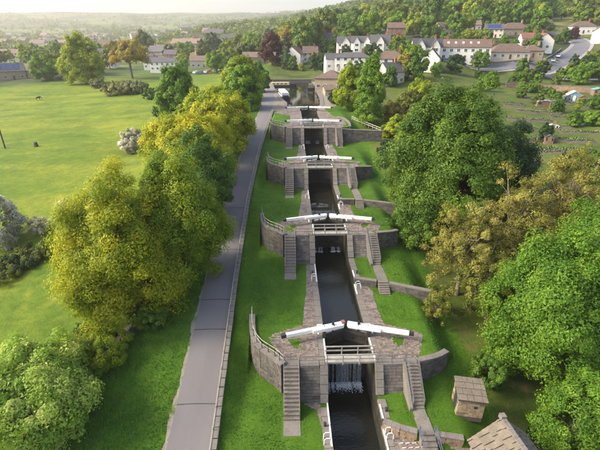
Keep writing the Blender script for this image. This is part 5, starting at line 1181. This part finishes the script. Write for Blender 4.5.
beds = [(528, 112, 112, 6, 3, 'soil'), (548, 112, 112, 7, 3, 'soil'), (520, 122, 104, 6, 2.6, 'soil'), (540, 121, 104, 6, 3.4, 'soil'), (566, 117, 107, 7, 3, 'soil'), (560, 130, 97, 6, 2.6, 'soil'), (575, 136, 92, 6, 2.6, 'soil'), (545, 142, 88, 5, 2.6, 'soil'), (562, 146, 86, 6, 2.4, 'soil'), (540, 152, 82, 5, 2.2, 'soil'), (558, 156, 79, 6, 2.2, 'soil'), (580, 148, 84, 5, 2.4, 'soil'), (592, 118, 106, 5, 3, 'soil'), (535, 98, 128, 8, 3, 'soil'), (560, 103, 124, 7, 3, 'soil'), (584, 108, 118, 6, 3, 'soil'), (515, 106, 118, 6, 3, 'soil'), (524, 132, 97, 5, 2.4, 'soil'), (590, 138, 91, 5, 2.4, 'soil'), (525, 143, 88, 5, 2.2, 'soil'), (575, 157, 78, 5, 2.2, 'soil')]
cropm = [plain('crop_green', (.07, .14, .02), .8, .3, 1.5), plain('crop_pale', (.13, .19, .05), .8, .3, 1.5), M['soil'], M['soil']]
rowsN = ('topmost', 'second', 'third', 'fourth', 'fifth', 'sixth', 'seventh', 'lowest'); rk = sorted(range(len(beds)), key=lambda i: beds[i][1]); BEDL = {}
for j, i in enumerate(rk): BEDL[i] = 'dug brown allotment bed, %s in the %s row counted downhill' % (('left', 'middle', 'right')[j % 3], rowsN[j // 3])
for i, (u, v, D, w_, d_, mt) in enumerate(beds):
    p = at(u, v, D); bd = drape('garden_bed', p.x, p.y, w_ * 1.25, d_ * 1.5, R(-18), .32, M['soil'], BEDL[i], 'garden bed', 'allotment beds')
    for j in range(3):                  # planted rows
        if (i + j) % 3 == 2: continue
        q = Vector((0, (j - 1) * d_ * .36, 0)); q.rotate(Matrix.Rotation(R(-18), 3, 'Z')); mb = MB()
        for k_ in range(int(w_ * 2.4)):
            s = -w_ * .52 + k_ * .44; c = Vector((s, 0, 0)); c.rotate(Matrix.Rotation(R(-18), 3, 'Z')); X, Y = p.x + q.x + c.x, p.y + q.y + c.y
            r = random.uniform(.16, .34); zc = gz(X, Y) - .36 + .28
            for _ in range(5):
                a = random.uniform(0, 6.28); mb.quad((X - p.x, Y - p.y, zc), (X - p.x + r * math.cos(a), Y - p.y + r * math.sin(a), zc + r * .5), (X - p.x + r * 1.3 * math.cos(a + .3), Y - p.y + r * 1.3 * math.sin(a + .3), zc + r * 1.2), (X - p.x + r * .5 * math.cos(a + .8), Y - p.y + r * .5 * math.sin(a + .8), zc + r))
        tag(mb.build('planted_row', cropm[(i + j) % 2], bd, fix=False), kind='stuff')
for u, v, D, w_, d_, mt, lab in ((590, 127, 99, 5.2, 3.2, 'tarp', 'teal tarpaulin covering an allotment plot'), (545, 138, 91, 4.4, 2.2, 'blacktarp', 'black plastic sheet spread over an allotment bed')):
    p = at(u, v, D); drape('tarpaulin', p.x, p.y, w_, d_, R(-14), .3, M[mt], lab, 'tarpaulin')
def shed(label, u, v, D, w_, d_, h_, rh, rz, wm, rm, name='shed', cat='shed', glazed=False):
    p = at(u, v, D); z = gz(p.x, p.y) - .4; root = empty(name, (p.x, p.y, z), R(rz), label, cat); x, y = w_ / 2, d_ / 2
    P = [(-x, -y, -.3), (x, -y, -.3), (x, y, -.3), (-x, y, -.3), (-x, -y, h_), (x, -y, h_), (x, y, h_), (-x, y, h_), (0, -y, h_ + rh), (0, y, h_ + rh)]
    MB().add(P, [(0, 1, 5, 8, 4), (2, 3, 7, 9, 6), (1, 2, 6, 5), (3, 0, 4, 7), (0, 3, 2, 1), (4, 8, 9, 7), (8, 5, 6, 9)]).build('wall', M[wm], root)
    for s in (-1, 1): MB().hexa([(s * (x + .15), -y - .15, h_ - .1), (0, -y - .15, h_ + rh + .02), (0, y + .15, h_ + rh + .02), (s * (x + .15), y + .15, h_ - .1), (s * (x + .15), -y - .15, h_ - .02), (0, -y - .15, h_ + rh + .1), (0, y + .15, h_ + rh + .1), (s * (x + .15), y + .15, h_ - .02)]).build('roof_panel', M[rm], root)
    MB().box((0, -y - .02, .9), (.75, .06, 1.8)).build('door', M['timber' if not glazed else 'white'], root)
    for s in (-1, 1): MB().box((s * x * .66, -y - .03, h_ * .65), (w_ * .16, .05, .5)).build('pane', M['glass'], root)
    if glazed:
        for i in range(5): MB().box((-x + i * w_ / 4, -y - .04, h_ / 2), (.07, .06, h_)).build('glazing_bar', M['white'], root)
shed('white roofed greenhouse in the middle of the allotments', 572, 101, 128, 3.6, 3.2, 2.0, 1.1, -20, 'bluetimber', 'poly', 'greenhouse', 'greenhouse', True)
shed('small blue grey shed left of the greenhouse', 565, 103, 126, 1.8, 1.8, 1.8, .4, -10, 'bluetimber', 'timber')
shed('timber shed with flat grey roof on the allotments', 553, 109, 117, 2.2, 2.4, 1.9, .3, -30, 'timber', 'slate_grey')
shed('long pale roofed shelter on the left of the allotments', 543, 107, 119, 4.6, 2.2, 1.5, .3, -8, 'timber', 'poly')
shed('brown shed right of the greenhouse', 581, 103, 124, 2.0, 2.2, 1.9, .5, -20, 'timber', 'tile_brown')
shed('pale green roofed shed at the right picture edge', 598, 92, 136, 3.4, 3.0, 1.9, .5, -16, 'timber', 'tarp')
shed('small stone coloured tool shed low in the allotments', 547, 146, 85, 1.6, 1.6, 1.5, .4, -20, 'timber', 'slate_grey')
shed('white cold frame on an allotment bed', 552, 130, 97, 2.4, 1.4, .6, .25, -24, 'white', 'poly', 'cold_frame', 'cold frame')
shed('small white cloche near the front of the allotments', 536, 164, 75, 1.2, .8, .45, .2, 10, 'white', 'poly', 'cloche', 'cloche')

# ------------------------------------------------------------------ boats
def boat(label, x, y, rz, L, hull, cabin, roofm_):
    root = empty('narrowboat', (x, y, 12.45), rz, label, 'boat'); b = 1.15
    ring = [(-L / 2, -b), (L / 2 - 2.6, -b), (L / 2 - 1.0, -b * .7), (L / 2, 0), (L / 2 - 1.0, b * .7), (L / 2 - 2.6, b), (-L / 2, b)]
    mb = MB(); n = len(ring); P = [(p[0] * .98, p[1] * .9, -.35) for p in ring] + [(p[0], p[1], .75 + (.3 if p[0] > L / 2 - 1.2 else 0)) for p in ring]
    mb.add(P, [tuple(range(n))[::-1], tuple(range(n, 2 * n))] + [(i, (i + 1) % n, n + (i + 1) % n, n + i) for i in range(n)]).build('hull', hull, root)
    c0, c1 = -L / 2 + 1.6, L / 2 - 3.2
    cb = MB().hexa([(c0, -.98, .7), (c1, -.98, .7), (c1, .98, .7), (c0, .98, .7), (c0 + .1, -.85, 1.75), (c1 - .2, -.85, 1.75), (c1 - .2, .85, 1.75), (c0 + .1, .85, 1.75)]).build('cabin', cabin, root)
    MB().hexa([(c0, -.92, 1.76), (c1 - .1, -.92, 1.76), (c1 - .1, .92, 1.76), (c0, .92, 1.76), (c0 + .1, -.7, 1.9), (c1 - .2, -.7, 1.9), (c1 - .2, .7, 1.9), (c0 + .1, .7, 1.9)]).build('cabin_roof', roofm_, cb)
    m_ = int((c1 - c0) / 1.8)
    for i in range(m_):
        for s in (-1, 1): MB().box((c0 + 1 + i * 1.8, s * .945, 1.25), (.8, .06, .42)).build('window', M['glass'], cb)
    MB().box((L / 2 - 2.2, 0, 1.0), (1.6, 1.3, .5)).build('bow_cover', M['black'], root)
    MB().tube([(-L / 2 + .4, 0, .8), (-L / 2 + .3, 0, 1.5), (-L / 2 + 1.1, 0, 1.6)], .04, 6).build('tiller', M['black'], root)
M['cream'] = plain('cream_paint', (.6, .47, .26), .5, .1)
a = atz(292.5, 99, 12.9); b = atz(277, 88, 12.9)
boat('white roofed narrowboat moored at the left bank above the locks', -7.4, 153.5, math.atan2(-20, 2.2), 19, M['black'], M['white'], M['white'])
COL.objects['narrowboat'].scale = (1, 1.45, 1.25)
boat('cream narrowboat moored across the far end of the basin', -8.5, 194.5, R(4), 13, M['black'], M['cream'], M['cream'])
boat('dark narrowboat on the right bank by the boat shed', 4.2, 186.0, R(86), 12, M['navy'], M['timber'], M['slate_grey'])

# ------------------------------------------------------------------ trees of the hillside, the gardens and the valley
def template(leafm, rx, rz, h, nclump, per, leaf, seed, shape):
    g = np.random.default_rng(seed); cs, C, W, Nn = crown_pts(seed, rx, rx, rz, nclump, per, shape, (.14, .26), .25, -.85, .18)
    C[:, 2] = np.maximum(C[:, 2], .2 - h)
    return leaf_mesh('crown', C, W, Nn, LM[leafm], leaf, seed), trunk_mb(g, cs, h, .28, 5).mesh('trunk', M['bark'], smooth=True), h
TP_ = {}
for i, (n, a) in enumerate({'wood': ('midwood', 5.2, 5.2, 7, 60, 85, .66), 'fresh': ('fresh', 5.0, 5.4, 6.6, 60, 85, .62), 'lime': ('lime', 4.8, 5.0, 6.4, 60, 85, .62), 'green': ('green', 5.2, 5.8, 7, 60, 85, .66), 'dark': ('dark', 4.6, 6.0, 7, 60, 85, .62), 'golden': ('golden', 4.6, 4.8, 6.4, 55, 80, .62), 'conifer': ('conifer', 3.0, 7.0, 7.2, 60, 80, .5), 'copper': ('copper', 6, 6, 7, 80, 90, .62)}.items()):
    TP_[n] = [template(*a, 300 + i * 7 + q, 'cone' if n == 'conifer' else ('egg', 'dome', 'round')[q]) for q in range(1 if n in ('copper', 'conifer') else 3)]
def put(kind, x, y, s, label, group=None, name='broadleaf_tree', sz=1.0, cat='tree'):
    cr, tk, h = random.choice(TP_[kind]); root = empty(name, (x, y, gz(x, y) - .5), random.uniform(0, 6.28), label, cat, group); root.scale = (s * random.uniform(.9, 1.15), s * random.uniform(.9, 1.15), s * sz)
    link('trunk', tk, root); link('crown', cr, root, (0, 0, h)); HPOS.append((x, y, 3.2 * s)); return root
for kind, u, v, D, s, lab, nm in (
    ('copper', 272, 58, 236, 1.35, 'dark purple copper beech left of the white houses', 'copper_beech'), ('copper', 292, 52, 262, .95, 'smaller purple tree behind the copper beech', 'copper_beech'), ('conifer', 286, 68, 228, 1.1, 'dark narrow conifer in front of the white gable house', 'conifer_tree'),
    ('fresh', 291, 71, 228, .7, 'bright green garden bush right of the dark conifer', 'shrub'), ('dark', 314, 71, 222, .65, 'dark bush behind the canal warehouse', 'shrub'), ('dark', 323, 71, 214, .6, 'second dark bush behind the canal warehouse', 'shrub'), ('green', 313, 54, 266, 1.5, 'tall green tree in front of the dark roofed stone house', 'broadleaf_tree'),
    ('dark', 346, 55, 222, .6, 'dark bush among the white row houses', 'shrub'), ('green', 412, 62, 172, .8, 'green tree beside the twin gabled white house', 'broadleaf_tree'), ('lime', 406, 66, 168, .9, 'yellow green tree left of the twin gabled house', 'broadleaf_tree'), ('golden', 403, 75, 152, .85, 'golden tree above the chestnut on the left', 'broadleaf_tree'), ('green', 414, 74, 150, .8, 'grey green tree left of the steep dark roofed house', 'broadleaf_tree'),
    ('fresh', 455, 32, 262, 1.15, 'round bright tree standing above the long white terrace', 'broadleaf_tree'), ('fresh', 429, 34, 262, 1.0, 'round green tree below the large villa', 'broadleaf_tree'), ('green', 480, 62, 178, .75, 'green tree at the right end of the long terrace', 'broadleaf_tree'), ('dark', 455, 72, 164, .6, 'dark bushes under the long white terrace', 'shrub'), ('copper', 573, 38, 266, .6, 'dark red shrub beside the road top', 'shrub'),
    ('dark', 588, 72, 168, .75, 'dark green bush in the clump right of the road', 'shrub'), ('fresh', 580, 78, 158, .7, 'bright green bush in the clump right of the road', 'shrub'), ('green', 600, 76, 160, .85, 'big green bush at the right picture edge below the road', 'shrub'), ('olive' if False else 'golden', 590, 62, 196, .65, 'brownish round bush right of the road', 'shrub'), ('fresh', 565, 78, 166, .45, 'small green bush at the road junction', 'shrub'),
    ('dark', 237, 62, 262, 1.0, 'dark round tree behind the towpath trees', 'broadleaf_tree'), ('dark', 213, 48, 420, 1.7, 'large dark tree in the valley centre', 'broadleaf_tree'), ('lime', 228, 55, 330, 1.2, 'lime tree left of the brick terrace', 'broadleaf_tree'), ('fresh', 182, 62, 262, .8, 'round lime bush right of the white shop', 'broadleaf_tree'), ('wood', 145, 50, 430, 2.2, 'broad olive tree mass behind the golden tree', 'broadleaf_tree')):
    p = at(u, v, D); put(kind, p.x, p.y, s, lab, name=nm, cat='shrub' if nm == 'shrub' else 'tree')
g = np.random.default_rng(23)
ADJ = {'wood': 'olive green', 'green': 'mid green', 'fresh': 'bright green', 'dark': 'dark green', 'lime': 'yellow green', 'golden': 'golden', 'conifer': 'conical', 'copper': 'purple'}
def scatter(n, ur, Dr, kinds, sr, label, group, name, gap=1.0, cat='tree', lim=None):
    c = 0; tries = 0
    while c < n and tries < n * 60:
        tries += 1; u = g.uniform(*ur); D = math.sqrt(g.uniform(Dr[0] ** 2, Dr[1] ** 2)); 
        if lim and not lim(u, D): continue
        dx, dy = (u - 300) / FPX, 0; fx = FW + RT * dx; hx = Vector((fx.x, fx.y, 0)).normalized(); p = CAM + hx * D * math.hypot(1, dx) * .97
        s = g.uniform(*sr)
        if p.y < 232 and -22 < p.x < 16: continue
        if any((p.x - q[0]) ** 2 + (p.y - q[1]) ** 2 < (q[2] + 3.4 * s * gap) ** 2 for q in HPOS): continue
        kd = str(g.choice(kinds)); span = (u - ur[0]) / (ur[1] - ur[0]); size = 'small' if s < sr[0] + (sr[1] - sr[0]) * .5 else 'large'
        place = ('left', 'middle', 'right')[min(2, int(span * 3))]; row_ = 'front' if D < (Dr[0] + Dr[1]) / 2 else 'back'
        put(kd, p.x, p.y, s, label % (size + ' ' + ADJ[kd], place + ' ' + row_), group, name, g.uniform(.85, 1.2), cat); c += 1
scatter(34, (490, 605), (82, 165), ('green', 'fresh', 'lime', 'dark', 'wood'), (.14, .3), '%s shrub, %s part of the allotments', 'allotment shrubs', 'shrub', .9, 'shrub')
scatter(158, (335, 660), (300, 500), ('wood', 'green', 'fresh', 'lime', 'lime', 'wood', 'fresh'), (1.0, 1.7), '%s tree, %s part of the wood on the right hillside', 'hillside wood trees', 'broadleaf_tree', .62)
scatter(52, (285, 345), (275, 560), ('wood', 'green', 'fresh', 'golden', 'lime'), (1.0, 1.7), '%s tree, %s part of the slope behind the copper beech', 'trees of the middle slope', 'broadleaf_tree', .65)
scatter(130, (300, 605), (150, 300), ('green', 'fresh', 'dark', 'lime', 'green', 'wood'), (.26, .62), '%s garden bush, %s part of the hillside housing', 'garden bushes of the hillside', 'shrub', .8, 'shrub', lambda u, D: not (475 < u and D < 168) and not (D < 175 and u < 330))
scatter(78, (-20, 285), (268, 520), ('wood', 'green', 'fresh', 'wood', 'dark', 'lime'), (.7, 1.3), '%s tree, %s part of the valley floor houses', 'valley floor trees', 'broadleaf_tree', .85)
# far woods that read as one mass
C, Wt, Nn = [], [], []; g = np.random.default_rng(77); cnt = 0
def hedge(u, D): return math.sin(u * .045 + D * .004) + math.sin(u * .11 - D * .0021 + 1) * .8
while cnt < 8600:
    u = g.uniform(-60, 680); D = math.exp(g.uniform(math.log(480), math.log(3300)))
    if u < 330 and D < 560: continue
    if D > 900 and hedge(u, D) < .1 and g.random() < .8: continue
    fx = FW + RT * ((u - 300) / FPX); hx = Vector((fx.x, fx.y, 0)).normalized(); p = CAM + hx * D * math.hypot(1, (u - 300) / FPX) * .97
    cnt += 1; r = g.uniform(4, 8) * (1 if D < 1500 else 1.3); k = 24 if D < 1000 else 11
    d = g.normal(0, 1, (k, 3)); d /= np.linalg.norm(d, axis=1)[:, None]; d[:, 2] = np.abs(d[:, 2]) * 1.1 - .1
    C.append(np.array([[p.x, p.y, 0]]) + d * r * g.uniform(.75, 1.05, (k, 1)) + np.array([0, 0, r * .35])); Wt.append(np.clip(np.full(k, g.normal(.45, .25)) + g.normal(0, .1, k), 0, 1)); Nn.append(d)
P0 = np.array([c.mean(0) for c in C]); zz = H(P0[:, 0], P0[:, 1])
for i in range(len(C)): C[i][:, 2] += zz[i]
tag(link('far_woods', leaf_mesh('far_woods', np.concatenate(C), np.concatenate(Wt), np.concatenate(Nn), LM['midwood'], 5.0, 5)), 'far-off woods and hedges across the valley and the high hillside', kind='stuff')

# ------------------------------------------------------------------ grass blades on the near lawns
g = np.random.default_rng(9); n = 90000
bx = g.uniform(-24, 13.5, n); by = 18 + (g.random(n) ** 1.5) * 45
ok = (np.abs(bx) > 3.2) & ~((bx > path_l(by) - .35) & (bx < path_r(by) + .75))
for k in range(0, 4):
    yk = YG[k]
    ok &= ~((np.abs(bx) < 8.1) & (by > yk - .8) & (by < yk + 5.4) & (k > 0)) & ~((np.abs(bx) < 4.5) & (by > yk) & (by < yk + 21)) & ~((np.abs(bx) < 6.6) & (np.abs(bx) > 4.7) & (by > YG[k + 1] - RUN[k + 1] - 2.4) & (by < YG[k + 1]))
ok &= ~((bx > 2.2) & (by < 24.5)); ok &= ~((np.abs(bx - 10.1) < 1.5) & (np.abs(by - 25.6) < 1.5))
bx, by = bx[ok], by[ok]
inC = (bx > XL) & (bx < XR_); bz = np.where(inC, corridor(bx, by), flatten(bx, by, H(bx, by))); n = len(bx)
hh = g.uniform(.06, .17, n) * np.where(bx < -16, 1.6, 1); aa = g.uniform(0, 6.28, n); ww = g.uniform(.02, .045, n)
V = np.empty((n, 3, 3)); V[:, 0] = np.stack([bx - ww * np.cos(aa), by - ww * np.sin(aa), bz - .02], 1); V[:, 1] = np.stack([bx + ww * np.cos(aa), by + ww * np.sin(aa), bz - .02], 1); V[:, 2] = np.stack([bx + hh * .5 * np.sin(aa), by + hh * .5 * np.cos(aa * 1.7), bz + hh], 1)
m = bpy.data.meshes.new('grass_blades'); m.vertices.add(3 * n); m.vertices.foreach_set('co', V.ravel()); m.loops.add(3 * n); m.loops.foreach_set('vertex_index', np.arange(3 * n, dtype=np.int32)); m.polygons.add(n); m.polygons.foreach_set('loop_start', np.arange(0, 3 * n, 3, dtype=np.int32)); m.polygons.foreach_set('loop_total', np.full(n, 3, np.int32)); m.update(); m.materials.append(M['blade'])
tag(link('grass_blades', m), 'short grass growing on the lock lawns', kind='stuff')

# ------------------------------------------------------------------ haze
hz = MB().box((0, 1900, 190), (9000, 7200, 460)).build('haze', None) if False else None
mh = bpy.data.materials.new('haze'); mh.use_nodes = True; th = mh.node_tree; th.nodes.remove(th.nodes['Principled BSDF'])
pv = th.nodes.new('ShaderNodeVolumePrincipled'); pv.inputs['Color'].default_value = (.96, .94, .88, 1); pv.inputs['Density'].default_value = HAZE; pv.inputs['Anisotropy'].default_value = .3
th.links.new(pv.outputs[0], th.nodes['Material Output'].inputs['Volume'])
zt = float(max(GZ.max() + 25, 60)); zl = float(GZ.min() - 12)
tag(MB().box((0, 1900, (zt + zl) / 2), (9000, 7400, zt - zl)).build('haze', mh), 'thin evening haze filling the valley air', kind='stuff')
